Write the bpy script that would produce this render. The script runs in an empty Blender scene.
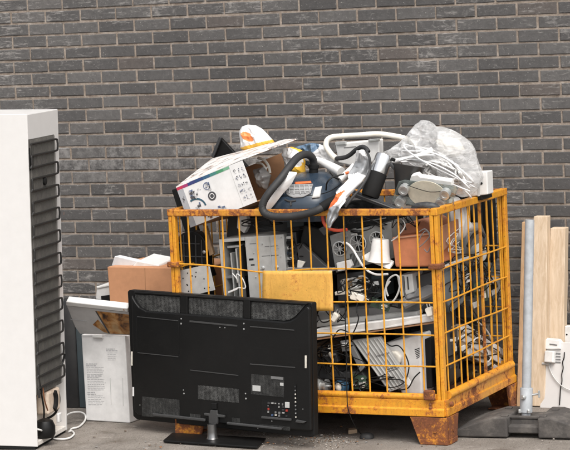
import bpy, bmesh, math, random
from mathutils import Vector, noise, Matrix
from mathutils.bvhtree import BVHTree
random.seed(7)
V = Vector
SC = bpy.context.scene
COL = SC.collection
PI = math.pi

# ------------------------------------------------------------------ camera
F, YAW, PITCH, ROLL = 2359.37, -0.44632, 0.10352, -0.04964
CAM = V((3.5508, -8.849, 1.926))
PW, PH = 570, 450
fw = V((math.sin(YAW)*math.cos(PITCH), math.cos(YAW)*math.cos(PITCH), -math.sin(PITCH)))
r0 = V((math.cos(YAW), -math.sin(YAW), 0)); u0 = r0.cross(fw)
RT = r0*math.cos(ROLL) + u0*math.sin(ROLL)
UP = -r0*math.sin(ROLL) + u0*math.cos(ROLL)
def ray(u, v): return (fw*F + RT*(u-PW/2) - UP*(v-PH/2)).normalized()
def PL(u, v, P, n):
    d = ray(u, v); return CAM + d*((V(P)-CAM).dot(n)/d.dot(n))
def Y(u, v, y): return PL(u, v, V((0, y, 0)), V((0, 1, 0)))
def Z(u, v, z): return PL(u, v, V((0, 0, z)), V((0, 0, 1)))
def X(u, v, x): return PL(u, v, V((x, 0, 0)), V((1, 0, 0)))

cd = bpy.data.cameras.new('camera'); co = bpy.data.objects.new('camera', cd); COL.objects.link(co)
cd.sensor_fit = 'HORIZONTAL'; cd.sensor_width = 36; cd.lens = F/PW*36; cd.clip_start = .1; cd.clip_end = 200
M = Matrix((RT, UP, -fw)).transposed().to_4x4(); M.translation = CAM; co.matrix_world = M
SC.camera = co

# ------------------------------------------------------------------ materials
def newmat(name):
    m = bpy.data.materials.new(name); m.use_nodes = True
    return m, m.node_tree.nodes, m.node_tree.links, m.node_tree.nodes['Principled BSDF']
def c4(c): return (c[0], c[1], c[2], 1)
def ramp(N, stops):
    r = N.new('ShaderNodeValToRGB'); e = r.color_ramp.elements
    while len(e) < len(stops): e.new(.5)
    for k, (p, c) in enumerate(stops): e[k].position = p; e[k].color = c4(c) if len(c) == 3 else c
    return r
def noi(N, L, vec, sc, det=6, rough=.6, dist=0):
    n = N.new('ShaderNodeTexNoise'); n.inputs['Scale'].default_value = sc; n.inputs['Detail'].default_value = det
    n.inputs['Roughness'].default_value = rough; n.inputs['Distortion'].default_value = dist; L.new(vec, n.inputs['Vector']); return n
def mixc(N, L, fac, a, b, mode='MIX'):
    m = N.new('ShaderNodeMix'); m.data_type = 'RGBA'; m.blend_type = mode
    for k, x in (('Factor', fac), ('A', a), ('B', b)):
        s = [i for i in m.inputs if i.name == k and i.type == ('VALUE' if k == 'Factor' else 'RGBA')][0]
        if hasattr(x, 'is_output'): L.new(x, s)
        else: s.default_value = x if k == 'Factor' else c4(x)
    return [o for o in m.outputs if o.type == 'RGBA'][0]
def bump(N, L, B, h, strength=.3, dist=.002):
    b = N.new('ShaderNodeBump'); b.inputs['Strength'].default_value = strength; b.inputs['Distance'].default_value = dist
    L.new(h, b.inputs['Height']); L.new(b.outputs['Normal'], B.inputs['Normal']); return b

def mat(name, col, rough=.5, metal=0., dirt=.25, dirtcol=(.10, .075, .05), dsc=7., bmp=.1, bsc=60., spec=.5, scratch=0., scol=(.5, .5, .5), var=1.):
    """surface with uneven grime, tonal variation, scratches and a little relief"""
    m, N, L, B = newmat(name)
    tc = N.new('ShaderNodeTexCoord'); o = tc.outputs['Object']
    n1 = noi(N, L, o, dsc, 8, .68); r1 = ramp(N, [(.48, (0, 0, 0)), (.80, (1, 1, 1))]); L.new(n1.outputs['Fac'], r1.inputs['Fac'])
    n2 = noi(N, L, o, dsc*2.3, 4, .6)
    r2 = ramp(N, [(.3, tuple(x*(1-.14*var) for x in col)), (.7, tuple(min(1, x*(1+.07*var)) for x in col))]); L.new(n2.outputs['Fac'], r2.inputs['Fac'])
    mu = N.new('ShaderNodeMath'); mu.operation = 'MULTIPLY'; mu.inputs[1].default_value = dirt; L.new(r1.outputs['Color'], mu.inputs[0])
    c = mixc(N, L, mu.outputs[0], r2.outputs['Color'], dirtcol)
    if scratch:
        mp = N.new('ShaderNodeMapping'); mp.inputs['Scale'].default_value = (6, 6, 90); mp.inputs['Rotation'].default_value = (.3, .7, .4); L.new(o, mp.inputs['Vector'])
        ns = noi(N, L, mp.outputs['Vector'], 3, 3, .5); rs = ramp(N, [(.66, (0, 0, 0)), (.70, (scratch,)*3)]); L.new(ns.outputs['Fac'], rs.inputs['Fac'])
        c = mixc(N, L, rs.outputs['Color'], c, scol)
    L.new(c, B.inputs['Base Color'])
    B.inputs['Metallic'].default_value = metal; B.inputs['Specular IOR Level'].default_value = spec
    rr = N.new('ShaderNodeMapRange'); rr.inputs['To Min'].default_value = max(.05, rough-.1); rr.inputs['To Max'].default_value = min(1, rough+.18)
    L.new(n1.outputs['Fac'], rr.inputs['Value']); L.new(rr.outputs['Result'], B.inputs['Roughness'])
    if bmp:
        n3 = noi(N, L, o, bsc, 5, .6); bump(N, L, B, n3.outputs['Fac'], bmp, .003)
    return m

def rustpaint(name, col, amount, rustcol=(.17, .055, .02)):
    m, N, L, B = newmat(name)
    g = N.new('ShaderNodeNewGeometry'); o = g.outputs['Position']
    n1 = noi(N, L, o, 13, 10, .72, .3); n2 = noi(N, L, o, 70, 7, .78); n3 = noi(N, L, o, 5, 4, .5)
    a = N.new('ShaderNodeMath'); a.operation = 'MULTIPLY_ADD'; a.inputs[1].default_value = .75; L.new(n2.outputs['Fac'], a.inputs[0]); L.new(n1.outputs['Fac'], a.inputs[2])
    b = N.new('ShaderNodeMath'); b.operation = 'MULTIPLY_ADD'; b.inputs[1].default_value = .35; L.new(n3.outputs['Fac'], b.inputs[0]); L.new(a.outputs[0], b.inputs[2])
    t = 1.33-amount*1.12
    rr = ramp(N, [(0, (0, 0, 0)), (1, (1, 1, 1))])
    mr = N.new('ShaderNodeMapRange'); mr.inputs['From Min'].default_value = t-.05; mr.inputs['From Max'].default_value = t+.06; L.new(b.outputs[0], mr.inputs['Value'])
    ed = N.new('ShaderNodeMapRange'); ed.inputs['From Min'].default_value = t-.17; ed.inputs['From Max'].default_value = t+.03; L.new(b.outputs[0], ed.inputs['Value'])
    pc = ramp(N, [(.3, tuple(x*.72 for x in col)), (.7, col)]); L.new(n1.outputs['Fac'], pc.inputs['Fac'])
    stain = mixc(N, L, ed.outputs['Result'], pc.outputs['Color'], (col[0]*.62, col[1]*.42, col[2]*.5))
    rc = ramp(N, [(.35, tuple(x*.45 for x in rustcol)), (.55, rustcol), (.75, (rustcol[0]*1.9, rustcol[1]*1.9, rustcol[2]*1.6))]); L.new(n2.outputs['Fac'], rc.inputs['Fac'])
    ms = N.new('ShaderNodeMapping'); ms.inputs['Scale'].default_value = (45, 45, 4); L.new(o, ms.inputs['Vector'])
    n5 = noi(N, L, ms.outputs['Vector'], 1, 6, .7); r5 = ramp(N, [(.52, (0, 0, 0)), (.72, (.55, .55, .55))]); L.new(n5.outputs['Fac'], r5.inputs['Fac'])
    stain = mixc(N, L, r5.outputs['Color'], stain, (.30, .115, .02))
    n6 = noi(N, L, o, 160, 3, .6); r6 = ramp(N, [(.66, (0, 0, 0)), (.70, (.8, .8, .8))]); L.new(n6.outputs['Fac'], r6.inputs['Fac'])
    stain = mixc(N, L, r6.outputs['Color'], stain, (.09, .04, .02))
    c = mixc(N, L, mr.outputs['Result'], stain, rc.outputs['Color'])
    # bare grey primer where the paint has flaked
    n4 = noi(N, L, o, 21, 8, .7); r4 = ramp(N, [(.665, (0, 0, 0)), (.69, (1, 1, 1))]); L.new(n4.outputs['Fac'], r4.inputs['Fac'])
    f4 = N.new('ShaderNodeMath'); f4.operation = 'MULTIPLY'; f4.inputs[1].default_value = min(1, amount*2.2); L.new(r4.outputs['Color'], f4.inputs[0])
    c = mixc(N, L, f4.outputs[0], c, (.22, .2, .18))
    L.new(c, B.inputs['Base Color'])
    r = N.new('ShaderNodeMapRange'); r.inputs['To Min'].default_value = .42; r.inputs['To Max'].default_value = .9; L.new(mr.outputs['Result'], r.inputs['Value']); L.new(r.outputs['Result'], B.inputs['Roughness'])
    bump(N, L, B, b.outputs[0], .35, .003)
    return m

WHITE = mat('white_enamel', (.615, .60, .585), .35, var=.2, dirt=.06, dirtcol=(.46, .43, .39), dsc=9, bmp=.03, bsc=30)
WPLAS = mat('white_plastic', (.71, .70, .68), .45, dirt=.16, dsc=9)
WCARD = mat('white_card', (.78, .77, .76), .75, dirt=.12, dsc=6, bmp=.12, bsc=25)
CREAM = mat('cream_plastic', (.72, .68, .60), .5, dirt=.25, dsc=12)
LGREY = mat('light_grey_plastic', (.50, .50, .485), .5, dirt=.25, dsc=10)
MGREY = mat('mid_grey_plastic', (.17, .17, .17), .5, dirt=.3, dsc=10)
DGREY = mat('dark_grey_plastic', (.034, .035, .037), .5, dirt=.35, dsc=9, dirtcol=(.09, .08, .07))
BLACK = mat('black_plastic', (.006, .006, .006), .42, dirt=.25, dsc=6, dirtcol=(.017, .015, .013), scratch=.06, scol=(.07, .07, .07), spec=.28)
MBLACK = mat('matt_black', (.007, .007, .007), .75, dirt=.35, dsc=8, dirtcol=(.025, .022, .02), spec=.25)
RUBBER = mat('black_rubber', (.02, .02, .021), .6, dirt=.4, dsc=14, dirtcol=(.06, .055, .05))
STEEL = mat('zinc_steel', (.60, .61, .60), .42, .75, dirt=.22, dsc=14, bmp=.05)
SHEET = mat('sheet_metal', (.56, .565, .55), .48, .45, dirt=.28, dsc=9, dirtcol=(.2, .17, .13), bmp=.08)
CHROME = mat('polished_steel', (.70, .70, .70), .2, .95, dirt=.2, dsc=10, bmp=.03)
GALV = mat('galvanised_steel', (.40, .42, .44), .6, .15, dirt=.5, dsc=16, dirtcol=(.22, .22, .21), bmp=.1, bsc=90)
CARD = mat('brown_cardboard', (.50, .245, .125), .8, dirt=.45, dsc=6, dirtcol=(.26, .13, .07), bmp=.12, bsc=22)
CARDIN = mat('cardboard_inside', (.33, .175, .09), .85, dirt=.3, dsc=7, bmp=.12)
COPPER = mat('terracotta_case', (.48, .17, .075), .62, dirt=.35, dsc=8, dirtcol=(.16, .06, .03), bmp=.15)
WOODP = mat('pale_plank', (.60, .46, .31), .7, dirt=.35, dsc=5, dirtcol=(.40, .27, .15), bmp=.2, bsc=30)
NAVY = mat('navy_plastic', (.022, .037, .058), .24, dirt=.22, dsc=6, dirtcol=(.12, .12, .12), bmp=.04, spec=.6)
ORANGE = mat('orange_plastic', (.70, .15, .04), .5, dirt=.2)
YELLOWP = mat('yellow_film', (.78, .45, .05), .45, dirt=.15)
BLUEP = mat('blue_film', (.09, .15, .23), .45, dirt=.2)
SILVERB = mat('silver_film', (.36, .37, .38), .3, .35, dirt=.25, dsc=14)
WFILM = mat('white_film', (.72, .715, .71), .4, dirt=.08)
TEAL = mat('slate_panel', (.055, .075, .085), .6, dirt=.3)
INK = mat('grey_ink', (.42, .42, .43), .8, dirt=0, bmp=0)
DINK = mat('dark_ink', (.06, .06, .065), .8, dirt=.2, bmp=0)
RUST = mat('brown_rust', (.22, .085, .035), .85, dirt=.6, dsc=20, dirtcol=(.08, .03, .015), bmp=.3)
PAINT = rustpaint('chipped_yellow_paint', (.75, .345, .022), .075)
PAINTB = rustpaint('worn_yellow_paint', (.75, .335, .022), .125)
PAINTR = rustpaint('rusty_yellow_paint', (.72, .34, .03), .33)
PAINTM = rustpaint('scraped_yellow_paint', (.73, .325, .022), .18)
PAINTT = rustpaint('rusted_rail_paint', (.72, .33, .035), .205)
PLATE = rustpaint('faded_yellow_plate', (.78, .42, .085), .045)

def wood_grain(name, base, dark):
    m, N, L, B = newmat(name)
    tc = N.new('ShaderNodeTexCoord'); mp = N.new('ShaderNodeMapping'); mp.inputs['Scale'].default_value = (40, 40, 2.2); L.new(tc.outputs['Object'], mp.inputs['Vector'])
    n = noi(N, L, mp.outputs['Vector'], 1.6, 8, .65, .6); n2 = noi(N, L, tc.outputs['Object'], 9, 6, .7)
    r = ramp(N, [(.3, dark), (.62, base), (.85, tuple(min(1, x*1.12) for x in base))]); L.new(n.outputs['Fac'], r.inputs['Fac'])
    r2 = ramp(N, [(.55, (0, 0, 0)), (.8, (.45, .45, .45))]); L.new(n2.outputs['Fac'], r2.inputs['Fac'])
    c = mixc(N, L, r2.outputs['Color'], r.outputs['Color'], (.42, .33, .24)); L.new(c, B.inputs['Base Color']); B.inputs['Roughness'].default_value = .75
    bump(N, L, B, n.outputs['Fac'], .25, .002); return m
PLANK = wood_grain('weathered_softwood', (.60, .48, .355), (.45, .33, .215))
PLANKB = wood_grain('brown_softwood', (.42, .27, .15), (.28, .17, .09))

def mesh_vent(name, base, hole, sc):
    """perforated plastic: dark round holes in a grey sheet, dust between them"""
    m, N, L, B = newmat(name)
    tc = N.new('ShaderNodeTexCoord'); vo = N.new('ShaderNodeTexVoronoi'); vo.inputs['Scale'].default_value = sc; vo.inputs['Randomness'].default_value = .35
    L.new(tc.outputs['Object'], vo.inputs['Vector'])
    r = ramp(N, [(.30, hole), (.48, base)]); L.new(vo.outputs['Distance'], r.inputs['Fac'])
    n = noi(N, L, tc.outputs['Object'], 26, 6, .75); r2 = ramp(N, [(.42, (.25, .25, .25)), (.72, (1, 1, 1))]); L.new(n.outputs['Fac'], r2.inputs['Fac'])
    c = mixc(N, L, 1., r.outputs['Color'], r2.outputs['Color'], 'MULTIPLY'); L.new(c, B.inputs['Base Color']); B.inputs['Roughness'].default_value = .65
    bump(N, L, B, vo.outputs['Distance'], .6, .003); return m
VENT = mesh_vent('dusty_vent', (.105, .105, .10), (.005, .005, .005), 190)
VENT2 = mesh_vent('dusty_vent_dark', (.055, .055, .052), (.01, .01, .01), 230)

# ------------------------------------------------------------------ mesh helpers
class MB:
    def __init__(s): s.v = []; s.f = []; s.m = []; s.sm = []
    def add(s, vs, fs, m=0, smooth=False):
        b = len(s.v); s.v += [V(p) for p in vs]
        for f in fs: s.f.append([b+i for i in f]); s.m.append(m); s.sm.append(smooth)
        return s
    def prism(s, poly, vec, m=0):
        n = len(poly); a = [V(p) for p in poly]; b = [p+V(vec) for p in a]
        return s.add(a+b, [list(range(n)), list(range(2*n-1, n-1, -1))] + [[i, (i+1) % n, n+(i+1) % n, n+i] for i in range(n)], m)
    def box(s, lo, hi, m=0):
        x0, y0, z0 = lo; x1, y1, z1 = hi
        return s.prism([(x0, y0, z0), (x1, y0, z0), (x1, y0, z1), (x0, y0, z1)], (0, y1-y0, 0), m)
    def bar(s, p, q, w, h=None, m=0, up=(0, 0, 1)):
        p = V(p); q = V(q); h = h or w; d = (q-p).normalized(); up = V(up)
        if abs(d.dot(up)) > .95: up = V((0, 1, 0))
        a = d.cross(up).normalized(); b = a.cross(d)
        return s.prism([p-a*w/2-b*h/2, p+a*w/2-b*h/2, p+a*w/2+b*h/2, p-a*w/2+b*h/2], q-p, m)
    def tube(s, pts, r, n=8, sub=5, m=0, rib=0, rpitch=.008, cap=True, rs=None):
        P = [V(p) for p in pts]
        if len(P) > 2 and sub > 1:
            Q = []
            for i in range(len(P)-1):
                a, b, c, d = P[max(0, i-1)], P[i], P[i+1], P[min(len(P)-1, i+2)]
                for k in range(sub):
                    t = k/sub; Q.append(.5*((2*b)+(c-a)*t+(2*a-5*b+4*c-d)*t*t+(3*b-a-3*c+d)*t**3))
            Q.append(P[-1]); P = Q
        if rib:
            Q = []; 
            for i in range(len(P)-1):
                k = max(1, int((P[i+1]-P[i]).length/(rpitch/2)))
                Q += [P[i].lerp(P[i+1], j/k) for j in range(k)]
            P = Q+[P[-1]]
        d = (P[1]-P[0]).normalized(); a = d.orthogonal().normalized(); vs = []; fs = []
        for i, p in enumerate(P):
            if i: 
                nd = (P[min(i+1, len(P)-1)]-P[i-1]).normalized()
                a = (a-nd*a.dot(nd)); a = a.normalized() if a.length > 1e-6 else nd.orthogonal().normalized(); d = nd
            b = d.cross(a); rr = r + (rib if i % 2 else 0)
            if rs: rr = rs[0]+(rs[1]-rs[0])*i/(len(P)-1)
            vs += [p+(a*math.cos(2*PI*k/n)+b*math.sin(2*PI*k/n))*rr for k in range(n)]
        for i in range(len(P)-1):
            for k in range(n): fs.append([i*n+k, i*n+(k+1) % n, (i+1)*n+(k+1) % n, (i+1)*n+k])
        s.add(vs, fs, m, True)
        if cap:
            s.add(vs[:n], [list(range(n-1, -1, -1))], m); s.add(vs[-n:], [list(range(n))], m)
        return s
    def lathe(s, p, ax, prof, n=24, m=0, close=True):
        p = V(p); ax = V(ax).normalized(); a = ax.orthogonal().normalized(); b = ax.cross(a); vs = []; fs = []
        for r, h in prof: vs += [p+ax*h+(a*math.cos(2*PI*k/n)+b*math.sin(2*PI*k/n))*r for k in range(n)]
        for i in range(len(prof)-1):
            for k in range(n): fs.append([i*n+k, i*n+(k+1) % n, (i+1)*n+(k+1) % n, (i+1)*n+k])
        if close: fs += [list(range(n-1, -1, -1)), [(len(prof)-1)*n+k for k in range(n)]]
        return s.add(vs, fs, m, True)
    def grid(s, fn, nu, nv, m=0, smooth=True, cu=False):
        vs = [fn(i/nu, j/nv) for j in range(nv+1) for i in range(nu+1)]
        return s.add(vs, [[j*(nu+1)+i, j*(nu+1)+i+1, (j+1)*(nu+1)+i+1, (j+1)*(nu+1)+i] for j in range(nv) for i in range(nu)], m, smooth)
    def puff(s, poly, nrm, thick, rings=9, per=56, amp=.006, fsc=14, sharp=.5, seed=0, c=None, back=True, edge=0., ridge=False):
        """crumpled pillow between two skins over a star shaped outline"""
        P = [V(p) for p in poly]; n = len(P); nrm = V(nrm).normalized()
        L = [(P[i]-P[(i+1) % n]).length for i in range(n)]; tot = sum(L); Q = []
        for k in range(per):
            d = tot*k/per; i = 0
            while i < n-1 and d > L[i]: d -= L[i]; i += 1
            Q.append(P[i].lerp(P[(i+1) % n], d/L[i]))
        c = V(c) if c is not None else sum(Q, V())/per; off = V((seed*3.1, seed*1.7, seed*.9))
        def cr(p):
            if ridge:
                q = V((p.x+.5*p.z, p.y, p.z*.7-.4*p.x))
                return ((.42-abs(noise.noise(q*fsc+off))*1.7)+(.42-abs(noise.noise(q*fsc*2.3+off*2))*1.7)*.5+(.42-abs(noise.noise(q*fsc*4.9+off*3))*1.7)*.22)*amp
            return (abs(noise.noise(p*fsc+off))*1.6-.45)*amp + noise.noise(p*fsc*2.7+off)*amp*.6
        for sg in ((1, -1) if back else (1,)):
            vs = [c+nrm*sg*(thick+cr(c))]; fs = []
            for j in range(1, rings+1):
                t = j/rings
                for q in Q:
                    p = c.lerp(q, t); w = (1-t*t)**sharp if t < 1 else 0
                    jit = V((noise.noise(p*9+off), noise.noise(p*9+off+V((5, 0, 0))), noise.noise(p*9+off+V((0, 5, 0)))))*edge*t
                    vs.append(p+nrm*sg*(thick*w+cr(p)*min(1, (1-t)*4+.15))+jit)
            for k in range(per): fs.append([0, 1+k, 1+(k+1) % per])
            for j in range(rings-1):
                for k in range(per): fs.append([1+j*per+k, 1+(j+1)*per+k, 1+(j+1)*per+(k+1) % per, 1+j*per+(k+1) % per])
            s.add(vs, fs, 0, True)
        return s
    def matby(s, fn):
        for i, f in enumerate(s.f): s.m[i] = fn(sum((s.v[k] for k in f), V())/len(f), s.m[i])
        return s
    def build(s, name, mats, parent=None, bevel=0, seg=2, loc=None, weld=False):
        me = bpy.data.meshes.new(name); ms = mats if isinstance(mats, (list, tuple)) else [mats]
        if parent: org = V(parent.get('_o', (0, 0, 0)))
        else:
            lo = V([min(p[k] for p in s.v) for k in range(3)]); hi = V([max(p[k] for p in s.v) for k in range(3)])
            org = V(loc) if loc else V(((lo.x+hi.x)/2, (lo.y+hi.y)/2, lo.z))
        me.from_pydata([p-org for p in s.v], [], s.f)
        for m in ms: me.materials.append(m)
        me.polygons.foreach_set('material_index', s.m); me.polygons.foreach_set('use_smooth', s.sm)
        bm = bmesh.new(); bm.from_mesh(me)
        if weld: bmesh.ops.remove_doubles(bm, verts=bm.verts, dist=1e-5)
        bmesh.ops.recalc_face_normals(bm, faces=bm.faces); bm.to_mesh(me); bm.free(); me.update()
        if any(s.sm) and len(me.polygons) < 20000: me.set_sharp_from_angle(angle=math.radians(38))
        o = bpy.data.objects.new(name, me); COL.objects.link(o)
        if parent: o.parent = parent
        else: o.location = org
        ORG[o.name] = org
        if bevel:
            b = o.modifiers.new('edge', 'BEVEL'); b.width = bevel; b.segments = seg; b.limit_method = 'ANGLE'; b.angle_limit = .6; b.harden_normals = False
        return o
ORG = {}
class P_:
    pass
def org_of(o):
    while o.parent: o = o.parent
    return ORG[o.name]
_b = MB.build
def build(s, name, mats, parent=None, **k):
    if parent:
        w = org_of(parent); s.v = [p-w for p in s.v]
        o = _b(s, name, mats, parent, **k); ORG[o.name] = w; return o
    return _b(s, name, mats, None, **k)
MB.build = build
def thing(name, label, cat, loc, group=None):
    o = bpy.data.objects.new(name, None); COL.objects.link(o); o.empty_display_size = .1; o.location = V(loc); ORG[o.name] = V(loc)
    return tag(o, label, cat, group)
def tag(o, label, cat, group=None):
    o['label'] = label; o['category'] = cat
    if group: o['group'] = group
    return o
def kind(o, k): o['kind'] = k; return o
def rp(poly, y): return [Y(u, v, y) for u, v in poly]
def slab(poly, y, t, m=0, mb=None): return (mb or MB()).prism(rp(poly, y), (0, t, 0), m)
def circ(c, a, b, r, n=20): return [V(c)+V(a)*r*math.cos(2*PI*k/n)+V(b)*r*math.sin(2*PI*k/n) for k in range(n)]

# ------------------------------------------------------------------ setting: ground
def ground_mat():
    m, N, L, B = newmat('worn_asphalt'); g = N.new('ShaderNodeNewGeometry'); o = g.outputs['Position']
    n1 = noi(N, L, o, 2.2, 6, .6); n2 = noi(N, L, o, 190, 3, .6); n3 = noi(N, L, o, 14, 9, .75, .4); n4 = noi(N, L, o, 6, 5, .6)
    r1 = ramp(N, [(.3, (.14, .12, .10)), (.55, (.24, .212, .185)), (.75, (.32, .29, .26))]); L.new(n1.outputs['Fac'], r1.inputs['Fac'])
    r2 = ramp(N, [(.3, (.45, .44, .42)), (.5, (1, 1, 1)), (.72, (1.0, 1.0, 1.0))]); L.new(n2.outputs['Fac'], r2.inputs['Fac'])
    c = mixc(N, L, 1., r1.outputs['Color'], r2.outputs['Color'], 'MULTIPLY')
    r3 = ramp(N, [(.585, (0, 0, 0)), (.66, (.75, .75, .75))]); L.new(n3.outputs['Fac'], r3.inputs['Fac'])
    c = mixc(N, L, r3.outputs['Color'], c, (.34, .31, .28))
    r4 = ramp(N, [(.55, (0, 0, 0)), (.72, (.7, .7, .7))]); L.new(n4.outputs['Fac'], r4.inputs['Fac'])
    c = mixc(N, L, r4.outputs['Color'], c, (.085, .062, .045))
    nd = noi(N, L, o, 5, 5, .7); md = N.new('ShaderNodeMix'); md.data_type = 'VECTOR'; md.inputs['Factor'].default_value = .12; L.new(o, md.inputs[4]); L.new(nd.outputs['Color'], md.inputs[5])
    vc_ = N.new('ShaderNodeTexVoronoi'); vc_.feature = 'DISTANCE_TO_EDGE'; vc_.inputs['Scale'].default_value = 1.9; L.new(md.outputs[1], vc_.inputs['Vector'])
    rc_ = ramp(N, [(.003, (.22, .22, .22)), (.008, (0, 0, 0))]); L.new(vc_.outputs['Distance'], rc_.inputs['Fac']); c = mixc(N, L, rc_.outputs['Color'], c, (.045, .036, .03))
    no_ = noi(N, L, o, 3.3, 6, .65, .4); ro_ = ramp(N, [(.60, (0, 0, 0)), (.68, (.7, .7, .7))]); L.new(no_.outputs['Fac'], ro_.inputs['Fac']); c = mixc(N, L, ro_.outputs['Color'], c, (.06, .052, .045))
    vo = N.new('ShaderNodeTexVoronoi'); vo.inputs['Scale'].default_value = 120; L.new(o, vo.inputs['Vector'])
    rv = ramp(N, [(.12, (1, 1, 1)), (.2, (0, 0, 0))]); L.new(vo.outputs['Distance'], rv.inputs['Fac'])
    mu = N.new('ShaderNodeMath'); mu.operation = 'MULTIPLY'; mu.inputs[1].default_value = .5; L.new(rv.outputs['Color'], mu.inputs[0])
    c = mixc(N, L, mu.outputs[0], c, (.36, .34, .31))
    L.new(c, B.inputs['Base Color']); B.inputs['Roughness'].default_value = .9
    ad = N.new('ShaderNodeMath'); ad.operation = 'ADD'; L.new(n2.outputs['Fac'], ad.inputs[0]); L.new(n3.outputs['Fac'], ad.inputs[1])
    bump(N, L, B, ad.outputs[0], .7, .006); return m
gm = MB()
gm.grid(lambda a, b: V((-4.5+7*a, -3+5*b, .004*noise.noise(V((a*9, b*7, 0)))-.002)), 70, 50)
gx = [-60, -4.5, 2.5, 60]; gy = [-60, -3, 2, 40]
for i in range(3):
    for j in range(3):
        if i == 1 and j == 1: continue
        gm.add([(gx[i], gy[j], -.002), (gx[i+1], gy[j], -.002), (gx[i+1], gy[j+1], -.002), (gx[i], gy[j+1], -.002)], [[0, 1, 2, 3]])
kind(gm.build('ground', ground_mat(), loc=(0, 0, 0)), 'structure')

# ------------------------------------------------------------------ brick wall
BW, BH = .19035, .06042
WD = V((1, .04003, 0)).normalized(); WN = V((WD.y, -WD.x, 0)); WP = V((0, 1.1209, 0))
def WL(u, v): return PL(u, v, WP, WN)
def brick_mat():
    m, N, L, B = newmat('dark_grey_brick'); g = N.new('ShaderNodeNewGeometry'); o = g.outputs['Position']
    at = N.new('ShaderNodeAttribute'); at.attribute_name = 'tone'; at2 = N.new('ShaderNodeAttribute'); at2.attribute_name = 'bloom'
    r = ramp(N, [(0, (.066, .063, .062)), (.5, (.088, .084, .082)), (.85, (.104, .099, .096)), (1, (.098, .085, .078))]); L.new(at.outputs['Fac'], r.inputs['Fac'])
    n = noi(N, L, o, 45, 6, .7); rn = ramp(N, [(.3, (.78, .78, .78)), (.7, (1.12, 1.12, 1.12))]); L.new(n.outputs['Fac'], rn.inputs['Fac'])
    c = mixc(N, L, 1., r.outputs['Color'], rn.outputs['Color'], 'MULTIPLY')
    # lime and mortar smears dragged across the faces
    def smear(rot, lo, hi, amt, c, sc):
        mp = N.new('ShaderNodeMapping'); mp.inputs['Rotation'].default_value = (0, rot, 0); mp.inputs['Scale'].default_value = sc; L.new(o, mp.inputs['Vector'])
        ns = noi(N, L, mp.outputs['Vector'], 9, 7, .72, .5); big = noi(N, L, o, 3.1, 3, .5)
        ad = N.new('ShaderNodeMath'); ad.operation = 'MULTIPLY_ADD'; ad.inputs[1].default_value = .45; L.new(big.outputs['Fac'], ad.inputs[0]); L.new(ns.outputs['Fac'], ad.inputs[2])
        rs = ramp(N, [(lo, (0, 0, 0)), (hi, (amt,)*3)]); L.new(ad.outputs[0], rs.inputs['Fac'])
        return mixc(N, L, rs.outputs['Color'], c, (.30, .285, .27))
    c = smear(.55, .82, .90, .6, c, (1.4, 1, 9)); c = smear(-.5, .84, .92, .5, c, (1.6, 1, 9)); c = smear(.05, .82, .94, .5, c, (3.5, 1, 3.5))
    sp = noi(N, L, o, 120, 3, .6); rsp = ramp(N, [(.655, (0, 0, 0)), (.71, (.6, .6, .6))]); L.new(sp.outputs['Fac'], rsp.inputs['Fac'])
    c = mixc(N, L, rsp.outputs['Color'], c, (.34, .33, .31))
    nb = noi(N, L, o, 28, 8, .75); rb = ramp(N, [(.42, (0, 0, 0)), (.62, (.75, .75, .75))]); L.new(nb.outputs['Fac'], rb.inputs['Fac'])
    mb = N.new('ShaderNodeMath'); mb.operation = 'MULTIPLY'; L.new(rb.outputs['Color'], mb.inputs[0]); L.new(at2.outputs['Fac'], mb.inputs[1])
    c = mixc(N, L, mb.outputs[0], c, (.30, .29, .28))
    nw = noi(N, L, o, 1.3, 5, .6); rw = ramp(N, [(.3, (.80, .80, .80)), (.7, (1.14, 1.13, 1.12))]); L.new(nw.outputs['Fac'], rw.inputs['Fac']); c = mixc(N, L, 1., c, rw.outputs['Color'], 'MULTIPLY')
    # a few rubbed orange-red traces
    no = noi(N, L, o, 7.3, 6, .7); ro = ramp(N, [(.70, (0, 0, 0)), (.75, (.8, .8, .8))]); L.new(no.outputs['Fac'], ro.inputs['Fac'])
    c = mixc(N, L, ro.outputs['Color'], c, (.30, .12, .07))
    L.new(c, B.inputs['Base Color']); B.inputs['Roughness'].default_value = .85; bump(N, L, B, n.outputs['Fac'], .45, .004); return m
def mortar_mat():
    m, N, L, B = newmat('sandy_mortar'); g = N.new('ShaderNodeNewGeometry'); o = g.outputs['Position']
    n = noi(N, L, o, 30, 7, .7); r = ramp(N, [(.25, (.12, .092, .072)), (.48, (.245, .20, .162)), (.72, (.38, .33, .285))]); L.new(n.outputs['Fac'], r.inputs['Fac'])
    L.new(r.outputs['Color'], B.inputs['Base Color']); B.inputs['Roughness'].default_value = .95; n2 = noi(N, L, o, 160, 4, .6); bump(N, L, B, n2.outputs['Fac'], .6, .004); return m
pz = WL(0, 12.5).z; ps = (WL(10.8, 18)-WP).dot(WD)
wt = thing('brick_wall', 'tall wall of dark grey bricks with sandy mortar and whitish smears behind the scrap', 'wall', (0, 1.12, 0))
bm_ = MB(); tones = []; blooms = []
row0 = math.floor((0-pz)/BH); zend = 3.1
rr = row0; rnd = random.Random(3)
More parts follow.
